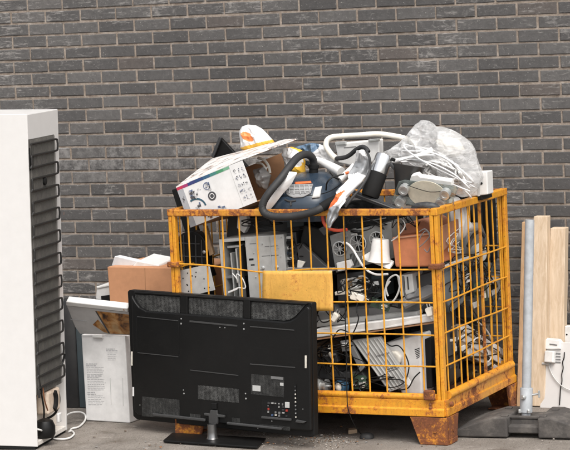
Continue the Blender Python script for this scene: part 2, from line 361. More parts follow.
while pz+rr*BH < zend:
    zb = pz+rr*BH; nrow = round((WL(10.8, 18).z-zb)/BH-.5)
    sh = ps + (BW/2 if nrow % 2 else 0)
    k = math.floor((-5.5-sh)/BW)
    while sh+k*BW < 3.6:
        s0 = sh+k*BW+.0047+rnd.uniform(-.0012, .0012); s1 = sh+(k+1)*BW-.0047+rnd.uniform(-.0012, .0012); z0 = zb+.0050+rnd.uniform(-.001, .001); z1 = zb+BH-.0050+rnd.uniform(-.001, .001)
        wv = .0012*math.sin(s0*3.1+rr*.7); z0 += wv; z1 += wv
        dp = rnd.uniform(-.0015, .0015); ch = .0028
        def q(s, z, d): return WP+WD*s+WN*d+V((0, 0, z))
        j = lambda: rnd.uniform(-.0009, .0009)
        o4 = [q(s0+j(), z0+j(), 0), q(s1+j(), z0+j(), 0), q(s1+j(), z1+j(), 0), q(s0+j(), z1+j(), 0)]
        # outline ring at the joint, mid-edge points wander
        mids = [(s0+(s1-s0)*f, z0) for f in (.33, .67)]; 
        O = [(s0, z0), (s0+(s1-s0)*.33, z0+j()), (s0+(s1-s0)*.67, z0+j()), (s1, z0), (s1, z1), (s0+(s1-s0)*.67, z1+j()), (s0+(s1-s0)*.33, z1+j()), (s0, z1)]
        cx, cz = (s0+s1)/2, (z0+z1)/2
        back = [q(a, b, -.012) for a, b in O]; mid = [q(a, b, -.0006+dp-.002) for a, b in O]
        fr = [q(a-(ch if a > cx else -ch)*(1 if a in (s0, s1) else 0), b-(ch if b > cz else -ch)*rnd.uniform(.6, 1.4), dp) for a, b in O]
        n0 = len(bm_.f)
        bm_.add(back+mid+fr, [[i, (i+1) % 8, 8+(i+1) % 8, 8+i] for i in range(8)]+[[8+i, 8+(i+1) % 8, 16+(i+1) % 8, 16+i] for i in range(8)]+[list(range(16, 24))])
        t = rnd.random()*.9
        if rnd.random() < .05: t = 1.0
        w = WP+WD*cx; bl = 0.
        # a belt of bloom across the middle of the wall
        bl = max(0., 1-abs(cz-1.10-.04*noise.noise(V((cx*2, 0, 0))))/.13)*max(0, min(1, (-1.2-cx)/.4))*rnd.uniform(.3, 1)
        nf = len(bm_.f)-n0; tones += [t]*nf; blooms += [bl]*nf; k += 1
    rr += 1
bo = bm_.build('brick_face', brick_mat(), wt)
for nm, dat in (('tone', tones), ('bloom', blooms)):
    a_ = bo.data.attributes.new(nm, 'FLOAT', 'FACE'); a_.data.foreach_set('value', dat)
mm = MB(); a = WP+WD*-5.6-WN*.0042; b = WP+WD*3.7-WN*.0042
mm.prism([a+V((0, 0, -.05)), b+V((0, 0, -.05)), b+V((0, 0, zend)), a+V((0, 0, zend))], -WN*.2)
mm.build('mortar', mortar_mat(), wt)

# ------------------------------------------------------------------ the yellow wire cage
CL, CD, CH = 1.24, .835, .97
cage = thing('cage_pallet', 'rusty yellow wire mesh cage pallet heaped with scrap appliances', 'cage', (-.62, .4, 0))
def post(x, y):
    mb = MB(); sx = 1 if x > -.6 else -1; sy = -1 if y < .4 else 1
    mb.prism([(x-.017, y-.017, .117), (x-.0012 if sx > 0 else x+.017, y-.017, .117), (x-.0012 if sx > 0 else x+.017, y+.012, .117), (x-.017, y+.012, .117)] if sx > 0 else [(x+.0012, y-.017, .117), (x+.017, y-.017, .117), (x+.017, y+.012, .117), (x+.0012, y+.012, .117)], (0, 0, CH-.129))
    a, b = (x+.0012, x+.017) if sx > 0 else (x-.017, x-.0012)
    mb.prism([(a, y-.0145, .117), (b, y-.0145, .117), (b, y+.017, .117), (a, y+.017, .117)], (0, 0, CH-.129))
    mb.bar((x-.004, y+.002, .16), (x+.004, y+.002, .16), .01, .01); mb.bar((x-.004, y+.002, .7), (x+.004, y+.002, .7), .01, .01)
    return mb.build('corner_post', PAINTB, cage, bevel=.003)
for x, y in ((-.018, .018), (-CL+.018, .018), (-.018, CD-.018), (-CL+.018, CD-.018)):
    post(x, y)
def rail(p, q, w=.028, mt=None):
    o = MB().bar(p, q, w, w).build('top_rail', mt or PAINTT, cage, bevel=.004); return o
zt = CH-.012
rail((-CL+.03, .012, zt), (-.036, .012, zt)); rail((-CL+.03, CD-.012, zt), (-.036, CD-.012, zt))
rail((-.014, -.001, zt+.001), (-.014, CD+.001, zt+.001), .03, PAINTB); rail((-CL+.014, -.001, zt+.001), (-CL+.014, CD+.001, zt+.001), .03)
HZ = [.722, .586, .452, .322]
def panel_x(y, sag):
    mb = MB()
    for k in range(1, 15):
        x = -CL+.012+(CL-.024)*k/15
        j = random.uniform(-.003, .003)
        mb.tube([(x+j, y, .2), (x+random.uniform(-.003, .003), y+random.uniform(-.002, .002), .6), (x-j, y, CH-.02)], .0037, 6, 3)
    for z in HZ:
        pts = []
        for k in range(9):
            x = -CL+.03+(CL-.06)*k/8
            dz = random.uniform(-.002, .002)
            if sag and z == HZ[0]:
                dz += .016 - .034*max(0, 1-abs(k-3)/2.4) if k < 5 else 0
            pts.append((x, y-.006, z+dz))
        mb.tube(pts, .0036, 6, 4)
    return mb.build('wire_mesh', PAINT, cage)
panel_x(.012, True); panel_x(CD-.012, False)
def panel_y(x):
    mb = MB()
    for k in range(1, 11):
        y = .012+(CD-.024)*k/11; j = random.uniform(-.003, .003)
        mb.tube([(x, y+j, .2), (x+random.uniform(-.003, .003), y, .6), (x, y-j, CH-.02)], .0037, 6, 3)
    for z in HZ:
        mb.tube([(x+.007, .03+(CD-.06)*k/4, z+random.uniform(-.004, .004)) for k in range(5)], .0036, 6, 3)
    return mb.build('wire_mesh', PAINT, cage)
panel_y(-.014); panel_y(-CL+.014)
# side panel stiffener
MB().bar((-.014, .52, .2), (-.014, .52, CH-.02), .012, .012).build('stiffener', PAINTT, cage, bevel=.002)
# bottom tubes, beams
def tube_part(p, q, r): return MB().tube([p, q], r, 12, 1).build('bottom_rail', PAINTB, cage)
tube_part((-CL+.036, .006, .196), (-.036, .006, .196), .014); tube_part((.001, .036, .20), (.001, CD-.036, .20), .017)
tube_part((-CL-.001, .036, .20), (-CL-.001, CD-.036, .20), .015); tube_part((-CL+.036, CD-.006, .196), (-.036, CD-.006, .196), .014)
def beam(p, q, out):
    out = V(out); mb = MB(); p = V(p); q = V(q); ln = (q-p); L = ln.length; d = ln/L
    prof = [(0, .184), (.004, .184), (.004, .150), (.011, .146), (.011, .117), (-.02, .117), (-.02, .184)]
    poly = [p+out*a+V((0, 0, b)) for a, b in prof]; pm = PAINTM if abs(out.x) > .5 else PAINTB
    mb.prism(poly, ln); return mb.build('base_beam', pm, cage, bevel=.002)
beam((-CL+.002, 0, 0), (-.002, 0, 0), (0, -1, 0)); beam((0, .002, 0), (0, CD-.002, 0), (1, 0, 0))
beam((-CL+.002, CD, 0), (-.002, CD, 0), (0, 1, 0)); beam((-CL, .002, 0), (-CL, CD-.002, 0), (-1, 0, 0))
MB().box((-CL+.025, .025, .150), (-.025, CD-.025, .160)).build('floor_plate', RUST, cage)
def foot(cx, cy, sx, sy):
    """two bent plates and a toe round one corner; sx, sy point outwards"""
    mb = MB(); o = V((cx, cy, 0)); ex = V((-sx, 0, 0)); ey = V((0, -sy, 0))
    def plate(e, n, w0, w1, off):
        q = [o+e*off+n*-.013+V((0, 0, .0)), o+e*w1+n*-.013, o+e*w0+n*-.013+V((0, 0, .114)), o+e*off+n*-.013+V((0, 0, .114))]
        mb.prism(q, n*.012)
        lip = [o+e*off+n*-.0165+V((0, 0, .002)), o+e*(w1-.002)+n*-.0165+V((0, 0, .002)), o+e*(w1+.006)+n*-.0165+V((0, 0, .022)), o+e*off+n*-.0165+V((0, 0, .022))]
        mb.prism(lip, n*.006)
        c = o+e*(.045)+n*-.0135+V((0, 0, .055))
        mb.prism(circ(c+e*random.uniform(-.008, .02), e, V((0, 0, 1)), .007, 10), n*-.003)
    plate(ex, ey, .152, .112, -.010); plate(ey, ex, .115, .085, .002)
    mb.prism([o+ex*.0+ey*.0+V((0, 0, .003)), o+ex*.10+V((0, 0, .003)), o+ex*.10+ey*.08+V((0, 0, .003)), o+ey*.08+V((0, 0, .003))], (0, 0, .006))
    return mb.build('corner_foot', PAINTR, cage, bevel=.002)
foot(0, 0, 1, -1); foot(-CL, 0, -1, -1); foot(0, CD, 1, 1); foot(-CL, CD, -1, 1)
# latches, hinge knuckles
def collar(x):
    return MB().box((x-.027, -.012, .725), (x+.027, .045, .748)).build('latch_collar', PAINTR, cage, bevel=.005)
collar(-.018); collar(-CL+.018)
h = MB(); h.box((-.086, -.022, .186), (-.038, .0, .228)); h.build('hinge_bracket', PAINTR, cage, bevel=.006)
h = MB(); h.box((-CL+.04, -.022, .186), (-CL+.088, .0, .228)); h.build('hinge_bracket', PAINTR, cage, bevel=.006)
for x, z in ((-.062, .168), (-.062, .154)): MB().lathe((x, -.004, z), (0, -1, 0), [(.006, 0), (.006, .005), (.003, .008)], 10).build('bolt', RUST, cage)
MB().lathe((.012, .03, .165), (1, 0, 0), [(.011, 0), (.011, .01), (.005, .014)], 12).build('bolt', PAINTR, cage)
# plain yellow plate wired to the front
pp = [Y(263, 270.5, -.004), Y(332, 270.5, -.004), Y(333.4, 311, -.004), Y(262.5, 311, -.004)]
mb = MB(); mb.grid(lambda a, b: pp[0].lerp(pp[1], a).lerp(pp[3].lerp(pp[2], a), b)+V((0, -.003-.003*math.sin(a*5)-.002*math.sin(b*4+a*3), 0)), 16, 10)
o = mb.build('yellow_plate', PLATE, cage); so = o.modifiers.new('thick', 'SOLIDIFY'); so.thickness = .002

# ------------------------------------------------------------------ television, seen from behind
B0 = Z(132, 418, .05); B1 = Z(314, 437, .05); ts = (B1-B0).normalized(); tn = V((ts.y, -ts.x, 0))
def TP(u, v, d): return PL(u, v, B0+tn*d, tn)
def tpoly(poly, d): return [TP(u, v, d) for u, v in poly]
def tslab(poly, d0, d1, mb=None, m=0): return (mb or MB()).prism(tpoly(poly, d1), -tn*(d1-d0), m)
def rect(u0, v0, u1, v1, sl=.1): return [(u0, v0), (u1, v0+(u1-u0)*sl), (u1, v1+(u1-u0)*sl), (u0, v1)]
tv = thing('television', 'large black flat television turned with its back to us, propped against the cage', 'television', ((B0+B1)/2).to_tuple()[:2]+(0,))
tslab([(127.5, 291.5), (129, 290), (311, 302.6), (312, 304), (314, 435.5), (312, 437.2), (137, 419.5), (133, 416)], -.032, 0).build('bezel', BLACK, tv, bevel=.003)
cov = [(131, 295), (135.2, 302.6), (139, 307.3), (146, 311.2), (225, 316.9), (284, 322), (290, 321), (295.5, 318), (301, 312.5), (307, 306.2), (309, 309), (310.5, 431), (250, 426.5), (190, 420.3), (138, 415), (134, 411)]
tslab(cov, .0005, .021).build('back_cover', BLACK, tv, bevel=.006, seg=3)
mb = MB(); tslab([(133.5, 291.6), (307, 303.4), (306, 305), (134.2, 293.5)], .0005, .012, mb); mb.build('top_ledge', BLACK, tv, bevel=.003)
mb = MB()
for p in ([(135, 294.2), (180, 297), (180, 313), (146.5, 310.6), (139.5, 306.7), (136, 302)], [(187.4, 297.5), (243, 301.2), (243, 317.6), (187.4, 313.5)], [(250, 301.7), (304.8, 305.4), (300, 311), (295, 316.5), (289.5, 319.5), (284, 320.6), (250, 318.2)]):
    o = tslab(p, .0005, .004).build('top_vent', VENT, tv)
for p in ([(180.3, 294.8), (187.2, 295.2), (187.2, 314.5), (180.3, 314)], [(243.2, 298.8), (249.8, 299.3), (249.8, 319), (243.2, 318.4)]):
    tslab(p, .0005, .014).build('vent_pillar', BLACK, tv, bevel=.003)
RIBL = mat('skylit_black_edge', (.05, .05, .05), .4, dirt=.4, dsc=22, dirtcol=(.02, .02, .02))  # lifted above black to paint the sky's reflection on raised edges
mb = MB()
for (a, b, c, d, w) in ((137, 316.3, 178, 320.4, .7), (137.5, 352.3, 178, 356.4, .7), (189.5, 320.4, 237, 325, 1.6), (250, 326, 294, 329.7, .9), (250, 363.5, 295, 367, .9), (190, 369.6, 238, 375, .8)):
    p = [(a, b), (c, d), (c, d+w), (a, b+w)]
    tslab(p, .0213, .0235).build('moulded_ridge', RIBL, tv)
mb = MB()
for a in (136.6, 178.4): tslab([(a, 317), (a+.5, 317), (a+.7, 353), (a+.2, 353)], .0213, .022).build('moulded_groove', MBLACK, tv)
mb = MB()
for u, v, r in ((181.3, 318.7, .004), (181.2, 323.6, .005), (244, 323.5, .004), (244, 329, .005), (183.5, 390, .003), (184, 393.4, .0045), (245.6, 393.5, .004), (246, 398.5, .005), (258, 428, .003), (272, 421, .003), (220, 327.3, .003), (225, 327.6, .003), (303, 409, .0025), (140, 405, .0025)):
    MB().lathe(TP(u, v, .0213), tn, [(r*.8, 0), (r*.8, .0015), (r*.4, .002)], 10).build('screw', STEEL, tv)
for p, mt in ((rect(142, 396.5, 179.5, 416, .085), VENT2), (rect(198, 385, 239, 399, .095), VENT), (rect(251, 373.8, 284, 394, .1), VENT2), (rect(190, 413.5, 200.5, 419, .1), VENT2), (rect(232, 417.5, 240, 422, .1), VENT2), (rect(259, 424, 290, 428, .085), VENT2)):
    tslab(p, .0213, .0222).build('cooling_vent', mt, tv)
for p, mt in ((rect(252.5, 385, 260.5, 390.6), LGREY), (rect(271, 376, 283, 378.6), MGREY), (rect(280, 382.5, 283.5, 385.5), LGREY), (rect(132.4, 387, 134, 396, 0), WCARD)):
    tslab(p, .0226, .023).build('rating_label', mt, tv)
tslab(rect(131, 351.5, 132.3, 365.5, 0), .0226, .0245).build('edge_clip', CREAM, tv); tslab(rect(304.8, 355.5, 306.4, 368, 0), .0226, .0245).build('edge_clip', CREAM, tv)
# socket panel
pan = tslab(rect(261.5, 399.5, 290.5, 416.5, .09), .0213, .0218).build('socket_panel', MBLACK, tv)
tslab([(261, 416.2), (290.5, 418.7), (290.5, 421), (261, 418.4)], .0213, .031).build('panel_lip', RIBL, pan, bevel=.002)
rnd = random.Random(5)
PORTM = [MGREY, STEEL, CREAM, mat('red_port', (.35, .04, .03), .4, dirt=.1), mat('blue_port', (.05, .09, .18), .4, dirt=.1), DGREY]
mb = MB()
for r in range(5):
    for c in range(6):
        if rnd.random() < .25: continue
        u = 267.5+c*3.6; v = 401.5+r*2.9+(u-261)*.09; w = rnd.choice((1.0, 1.6, 2.2))
        tslab(rect(u, v, u+w, v+rnd.choice((1.2, 1.9)), .09), .0219, .024+rnd.random()*.004, mb, rnd.randrange(6))
mb.build('socket', PORTM, pan)
tslab(rect(285, 402, 289, 407.5, .09), .0219, .026).build('socket', LGREY, pan)
tslab([(293.6, 384), (295.6, 384), (296.6, 421), (294.4, 421)], .0213, .0235).build('side_socket_strip', MBLACK, tv)
mb = MB()
for k in range(9): tslab(rect(294.5+k*.08, 386+k*3.8, 295.5+k*.08, 387.2+k*3.8, 0), .0237, .026, mb, rnd.choice((0, 1, 2, 5, 5)))
mb.build('side_socket', PORTM, tv)
tslab([(296, 419.7), (306, 421.5), (303, 423.4), (295, 422.3)], .0213, .03).build('side_ledge', RIBL, tv, bevel=.002)
for p in ([(152, 413.2), (204.5, 418.8), (204.5, 421.6), (153, 416)], [(226.5, 422), (282, 427.8), (281, 430.2), (226.5, 424.6)]):
    tslab(p, .0213, .033).build('bottom_ridge', RIBL, tv, bevel=.003)
# stand
brk = tslab([(204, 413), (209.5, 413.5), (210, 410), (216.5, 410.6), (217, 414.4), (224, 415.3), (224, 417.6), (217.5, 417.2), (217, 424), (208.5, 423), (208.5, 416), (204, 415.4)], .0213, .032).build('stand_bracket', RIBL, tv, bevel=.002)
tslab([(211, 403), (216, 403.5), (216, 409.3), (211, 408.8)], .0213, .029).build('cable_hook', MBLACK, brk, bevel=.002)
nk = Z(212.5, 438, .014); 
MB().lathe((nk.x, nk.y, .012), (0, 0, 1), [(.026, 0), (.022, .008), (.020, .03), (.019, .062)], 20).build('stand_neck', mat('dark_chrome', (.22, .22, .22), .25, .9, dirt=.3, bmp=0), tv)
bp = [Z(163, 440, .011), Z(257.5, 446.5, .011), Z(266, 437.5, .011), Z(172, 432.3, .011)]
MB().prism([p-V((0, 0, .009)) for p in bp], (0, 0, .009)).build('stand_base', BLACK, tv, bevel=.003)

# ------------------------------------------------------------------ old refrigerator
FA = Z(37.5, 449.5, 0); FBk = Z(67.6, 431.7, 0); fs = (FBk-FA).normalized(); fd = (FBk-FA).length
_t = PL(26.9, 114.5, FA, V((fw.x, fw.y, 0)).normalized())-FA; FU = _t.normalized(); FH = _t.length; fs = (fs-FU*fs.dot(FU)).normalized(); fn = fs.cross(FU).normalized()   # it leans a little on the uneven ground
fr = thing('refrigerator', 'old white refrigerator standing with its dusty black condenser coil facing right', 'refrigerator', (FA+fs*.2-fn*.25).to_tuple()[:2]+(0,))
def fp(s, z, d=0): return FA+fs*s+fn*d+FU*z
def FP(u, v, d=0): return PL(u, v, FA+fn*d, fn)
def fbox(s0, s1, z0, z1, d0, d1, mb=None, m=0): return (mb or MB()).prism([fp(s0, z0, d1), fp(s1, z0, d1), fp(s1, z1, d1), fp(s0, z1, d1)], -fn*(d1-d0), m)
mb = fbox(.0045, fd, .33, FH, -.62, 0); fbox(.0045, fd-.017, .012, .33, -.62, -.30, mb); mb.build('cabinet', WHITE, fr, bevel=.003)
fbox(0, .0042, .012, FH+.001, -.621, .001).build('side_skin', WHITE, fr, bevel=.0015)
fbox(fd-.016, fd, .012, .329, -.62, .0).build('side_panel', WHITE, fr, bevel=.003)
fbox(.0045, fd-.0165, .033, .3285, -.06, -.045).build('compressor_bay', mat('rust_stained_enamel', (.72, .66, .58), .6, dirt=.6, dsc=9, dirtcol=(.28, .14, .07)), fr)
fbox(.0045, fd-.017, .012, .032, -.29, -.002).build('base_rail', mat('stained_enamel', (.74, .70, .65), .55, dirt=.6, dsc=18, dirtcol=(.25, .15, .09)), fr, bevel=.003)
fbox(-.001, fd+.001, .0, .011, -.6, -.01).build('plinth', MBLACK, fr)
# stains round the lower edge are in the enamel; door seam on the far side is out of view
ct, cb = FP(29, 139, .02), FP(38, 394, .02)
s0, s1 = (FP(33.2, 265, .006)-FA).dot(fs), (FP(58.3, 262, .006)-FA).dot(fs)
zc1, zc0 = (FP(42, 137, .006)-FA).dot(FU), (FP(52, 388, .006)-FA).dot(FU)
CO = mat('dusty_black_coil', (.010, .009, .008), .6, dirt=.3, dsc=16, dirtcol=(.05, .044, .036))
coil = MB()
coil.prism([fp(s0, zc0, .004), fp(s1, zc0, .004), fp(s1, zc1, .004), fp(s0, zc1, .004)], -fn*.003)
COP = mat('condenser_sheet', (.10, .094, .085), .65, dirt=.6, dsc=12, dirtcol=(.21, .195, .17))
cb_ = coil.build('condenser', COP, fr)
mb = MB()
for k in range(26):
    s = s0+.006+(s1-s0-.012)*k/25; mb.tube([fp(s, zc0+.004, .0085), fp(s, zc1-.004, .0085)], .0013, 5, 1)
mb.build('fin_wire', COP, cb_)
mb = MB(); pts = []; nrow = 22
for k in range(nrow):
    z = zc1-.02-(zc1-zc0-.05)*k/(nrow-1); pitch = (zc1-zc0-.05)/(nrow-1)
    l, r = s0+.002, s1+.007
    if k % 2 == 0: pts += [fp(l, z, .013), fp((l+r)/2, z, .013), fp(r-.012, z, .013), fp(r, z-pitch*.2, .016), fp(r, z-pitch*.8, .016)]
    else: pts += [fp(r-.012, z, .013), fp((l+r)/2, z, .013), fp(l+.008, z, .013), fp(l-.006, z-pitch*.2, .016), fp(l-.006, z-pitch*.8, .016)]
mb.tube(pts, .0046, 7, 3); mb.build('coil_tube', CO, cb_)
fbox(s0-.004, s0+.05, zc1-.13, zc1-.035, .0045, .006).build('missing_wire_patch', MBLACK, cb_)
MB().lathe(FP(44, 181, .009), fn, [(.017, 0), (.017, .008), (.008, .012)], 14).build('sensor_disc', MBLACK, cb_)
# compressor bay contents
cmp_ = MB().lathe(fp(.10, .034, .0), FU, [(.036, 0), (.044, .015), (.044, .05), (.034, .072), (.014, .08)], 22).build('compressor', BLACK, fr)
RUB = mat('yellowed_plastic', (.66, .54, .43), .6, dirt=.6, dsc=14, dirtcol=(.25, .13, .07))
fbox(.12, .27, .125, .225, -.044, .012).build('relay_box', RUB, fr, bevel=.01)
fbox(.05, .17, .25, .275, -.044, .004).build('drip_tray', mat('brown_tray', (.36, .17, .09), .7, dirt=.5), fr, bevel=.006)
MB().tube([fp(.19, .215, .012), fp(.20, .19, .014), fp(.195, .16, .014), fp(.18, .14, .012)], .014, 8, 4).build('relay_cap', MBLACK, fr)
MB().tube([fp(.32, .36, .02), fp(.315, .32, .01), fp(.27, .28, -.01), fp(.25, .25, -.03)], .005, 7, 4).build('pipe', BLACK, fr)
MB().tube([fp(.30, .21, -.01), fp(.29, .17, .0), fp(.26, .14, .005), fp(.21, .11, .0), fp(.17, .085, -.05)], .0055, 7, 4).build('pipe', BLACK, fr)
MB().tube([fp(.03, .33, .0), fp(.035, .25, .01), fp(.06, .17, .012), fp(.09, .12, .0)], .004, 7, 4).build('pipe', BLACK, fr)
MB().tube([fp(.06, .26, .01), fp(.065, .2, .015), fp(.1, .15, .015)], .003, 6, 4).build('pipe', RUST, fr)
fbox(.165, .20, .085, .125, .03, .042).build('connector', WPLAS, fr, bevel=.004)
cp = [fp(.02, .085, -.02), fp(.06, .07, .0)] + [Z(u, v, .006) for u, v in ((47, 436.5), (58, 439), (69, 438), (74, 434), (72, 431), (68.5, 431.5))]
cp2 = [Z(70.5, 430, .006), Z(72, 428.5, .006), Z(79, 426.5, .006), Z(84.5, 421, .006), Z(85.5, 415.5, .02), Z(82, 412.5, .03), Z(76, 412, .03), Z(70.5, 413, .03), Z(66, 415.5, .03)]
MB().tube(cp, .0042, 7, 5).build('power_cord', WPLAS, fr)
MB().tube(cp2, .0042, 7, 5).build('power_cord', WPLAS, fr)

# ------------------------------------------------------------------ boxes between the refrigerator and the cage
q0, q1 = Z(86.3, 420.3, 0), Z(133, 423.2, 0)
bs = (q1-q0).normalized(); bn = V((bs.y, -bs.x, 0))
def BPp(u, v, d=0): return PL(u, v, q0+bn*d, bn)
wb = thing('appliance_carton', 'tall plain white carton with paragraphs of small grey print, under the open lid', 'box', ((q0+q1)/2-bn*.1).to_tuple()[:2]+(0,))
top = (BPp(82, 334.5)-q0).z
w_ = q0+bs*.0; 
MB().prism([q0, q0+bs*.235, q0+bs*.235+V((0, 0, top)), q0+V((0, 0, top))], -bn*.22).build('carton_body', WCARD, wb, bevel=.004)
mb = MB()
def txt(mb, u0, u1, v, w=.75, m=0):
    u = u0
    while u < u1:
        l = rnd.uniform(1.2, 3.6); p = [(u, v), (min(u+l, u1), v+.02*l), (min(u+l, u1), v+w), (u, v+w-.0)]
        mb.prism([BPp(a, b, .0008) for a, b in p], -bn*.0006, m); u += l+.55
for blk in ((106, 119, 348.5, 2, 1.1), (107.5, 119, 352.6, 5, .55), (86, 100, 363.4, 2, 1.1), (86.5, 105, 367, 5, .5), (87, 103, 375.4, 2, 1.1), (87.4, 106, 379, 7, .5), (87.5, 98, 391.8, 2, 1.2), (88, 105, 395.5, 6, .5)):
    for k in range(blk[3]): txt(mb, blk[0]+.1*k, blk[1]-rnd.uniform(0, 4), blk[2]+k*1.75, blk[4]*.8)
mb.build('printed_text', INK, wb)
mb = MB()
for a in ((110, 378, 111.0, 405), (122.5, 378, 123.0, 406)): mb.prism([BPp(a[0], a[1], .0008), BPp(a[0]+.35, a[1], .0008), BPp(a[2]+.35, a[3], .0008), BPp(a[2], a[3], .0008)], -bn*.0006)
mb.build('fold_line', LGREY, wb)
MB().tube([BPp(93.3, 336.3, .012), BPp(102.5, 336.8, .012)], .007, 10, 1).build('white_clip', WPLAS, wb)
# flat printed carton laid across it, leaning back
lid = thing('printed_carton', 'flat white carton with a brown picture lying across the tall white carton', 'box', (q0+bs*.12-bn*.03+V((0, 0, top))).to_tuple())
ln_ = V((0, -.80, -.60)).normalized(); lP = BPp(100, 335, .01)
def LPp(u, v, d=0): return PL(u, v, lP+ln_*d, ln_)
lp = [LPp(66.5, 305.5), LPp(131, 313), LPp(131, 335.6), LPp(80, 334), LPp(75, 327)]
MB().prism(lp, -ln_*.016).build('carton_face', mat('grey_lid_card', (.50, .49, .485), .7, dirt=.2, dsc=6), lid, bevel=.003)
le = [LPp(66, 301.6, .006), LPp(127.8, 308.4, .006), LPp(128, 312.2, .006), LPp(66, 305.8, .006)]
MB().prism(le, -ln_*.035).build('white_edge', WPLAS, lid, bevel=.004)
pic_m, N, L, B = newmat('brown_picture'); tc = N.new('ShaderNodeTexCoord'); vo = N.new('ShaderNodeTexVoronoi'); vo.inputs['Scale'].default_value = 22; L.new(tc.outputs['Object'], vo.inputs['Vector'])
nn = noi(N, L, tc.outputs['Object'], 16, 5, .6, .5); pr = ramp(N, [(.34, (.012, .009, .007)), (.44, (.16, .06, .015)), (.52, (.45, .19, .04)), (.66, (.65, .42, .2))]); L.new(nn.outputs['Fac'], pr.inputs['Fac'])
pc_ = mixc(N, L, 1., pr.outputs['Color'], vo.outputs['Distance'], 'MULTIPLY'); pc_ = mixc(N, L, .55, pr.outputs['Color'], pc_); L.new(pc_, B.inputs['Base Color']); B.inputs['Roughness'].default_value = .45
MB().prism([LPp(u, v, .0012) for u, v in ((95, 311), (130.5, 314.8), (130.5, 334.5), (109.5, 333.6), (103.5, 325))], -ln_*.0009).build('picture', pic_m, lid)
MB().prism([LPp(u, v, .0012) for u, v in ((97.8, 319.6), (103, 325.4), (108.6, 333.4), (104, 332.2), (92.8, 324.6))], -ln_*.0009).build('picture', pic_m, lid)
MB().prism([LPp(u, v, .0024) for u, v in ((95.2, 311.2), (96.6, 311.4), (110, 333.4), (108.4, 333.4))], -ln_*.001).build('picture_frame_line', DINK, lid)
MB().prism([LPp(u, v, .0012) for u, v in ((70.5, 319), (87, 321), (87, 321.5), (70.5, 319.5))], -ln_*.0008).build('printed_line', INK, lid)
MB().lathe(LPp(123.8, 309.8, .0062), ln_, [(.004, 0), (.004, .001)], 10).build('rivet', CARDIN, lid)

# brown box behind
bx = thing('cardboard_box', 'brown cardboard box standing behind the television, left of the cage', 'box', (-1.62, .6, 0))
yb = .42
c4p = rp([(107.3, 266.8), (167, 268.2), (167, 300), (111.8, 306)], yb)
zt2 = c4p[0].z
MB().prism([(c4p[3].x-.0, yb, 0), (-1.30, yb, 0), (-1.30, yb, zt2-.004), (c4p[0].x, yb, zt2)], (0, .34, 0)).build('carton_body', CARD, bx, bevel=.003)
MB().prism([Y(144.5, 268, yb-.001), Y(145, 268, yb-.001), Y(146, 300, yb-.001), Y(145.5, 300, yb-.001)], (0, .0008, 0)).build('fold_line', CARDIN, bx)
fo = MB(); fo.prism(rp([(111.5, 265.6), (114.6, 256.2), (138.5, 261.6), (131, 266.6)], yb+.06), (0, .05, .0)); o = fo.build('foam_sheet', mat('pale_foam', (.62, .62, .63), .8, dirt=.12), None, bevel=.002)
tag(o, 'pale grey foam sheet standing up out of the brown cardboard box', 'foam')
fo = MB(); fo.prism(rp([(131.5, 266.8), (137.5, 261), (158.5, 265), (159, 268)], yb+.05), (0, .16, .015)); o = fo.build('white_plastic_tray', WPLAS, None, bevel=.004); tag(o, 'small white plastic tray on top of the brown cardboard box', 'tray')
# small white printer, dark drum, slate sheet
pr_ = thing('small_printer', 'small white printer wedged left of the brown cardboard box', 'printer', Y(103, 300, .62).to_tuple())
MB().prism(rp([(96.5, 287.2), (111, 284.6), (113, 303), (95.4, 299.6)], .55), (0, .16, 0)).build('housing', WPLAS, pr_, bevel=.006)
MB().prism(rp([(96, 286.6), (111, 284), (111, 286), (97, 288.8)], .545), (0, .17, .006)).build('lid', WPLAS, pr_, bevel=.003)
MB().prism(rp([(101, 296), (112, 294.6), (113, 302), (101.5, 301)], .546), (0, .003, 0)).build('paper_slot', MBLACK, pr_)
o = MB().prism(rp([(88, 300), (112, 302), (112, 318), (88, 318)], .54), (0, .19, 0)).build('black_case', BLACK, None, bevel=.006); tag(o, 'black appliance case under the small white printer', 'case')
dr = Y(73.5, 303, .55); mb = MB(); mb.lathe((dr.x, .52, 0), (0, 0, 1), [(.055, 0), (.058, .1), (.058, dr.z+.0), (.046, dr.z+.022), (.02, dr.z+.028)], 24)
o = mb.build('black_drum', RUBBER, None); tag(o, 'round topped black drum behind the refrigerator', 'drum')
sl = [Z(80, 407.5, 0)]; ys = sl[0].y
o = MB().prism([(Y(79.2, 400, ys).x, ys, 0), (Y(92, 400, ys).x, ys, 0), (Y(92, 340, ys).x, ys, .47), (Y(76.5, 340, ys).x, ys, .47)], (0, .03, 0)).build('slate_sheet', TEAL, None, bevel=.003); tag(o, 'dark slate coloured panel standing behind the tall white carton', 'panel')
o = MB().prism(rp([(64, 326), (76.5, 328), (76.5, 383), (64, 384)], ys+.18), (0, .03, 0)).build('black_sheet', MBLACK, None, bevel=.003); tag(o, 'black panel between the refrigerator and the slate coloured panel', 'panel')
o = MB().prism([Z(64, 391.5, .0), Z(79, 391.5, .0), Z(79, 397, .0), Z(64, 398, .0)], (0, 0, .012)).build('torn_card', mat('dirty_card', (.32, .28, .24), .9, dirt=.6), None); tag(o, 'flattened piece of dirty card on the ground behind the refrigerator', 'card')

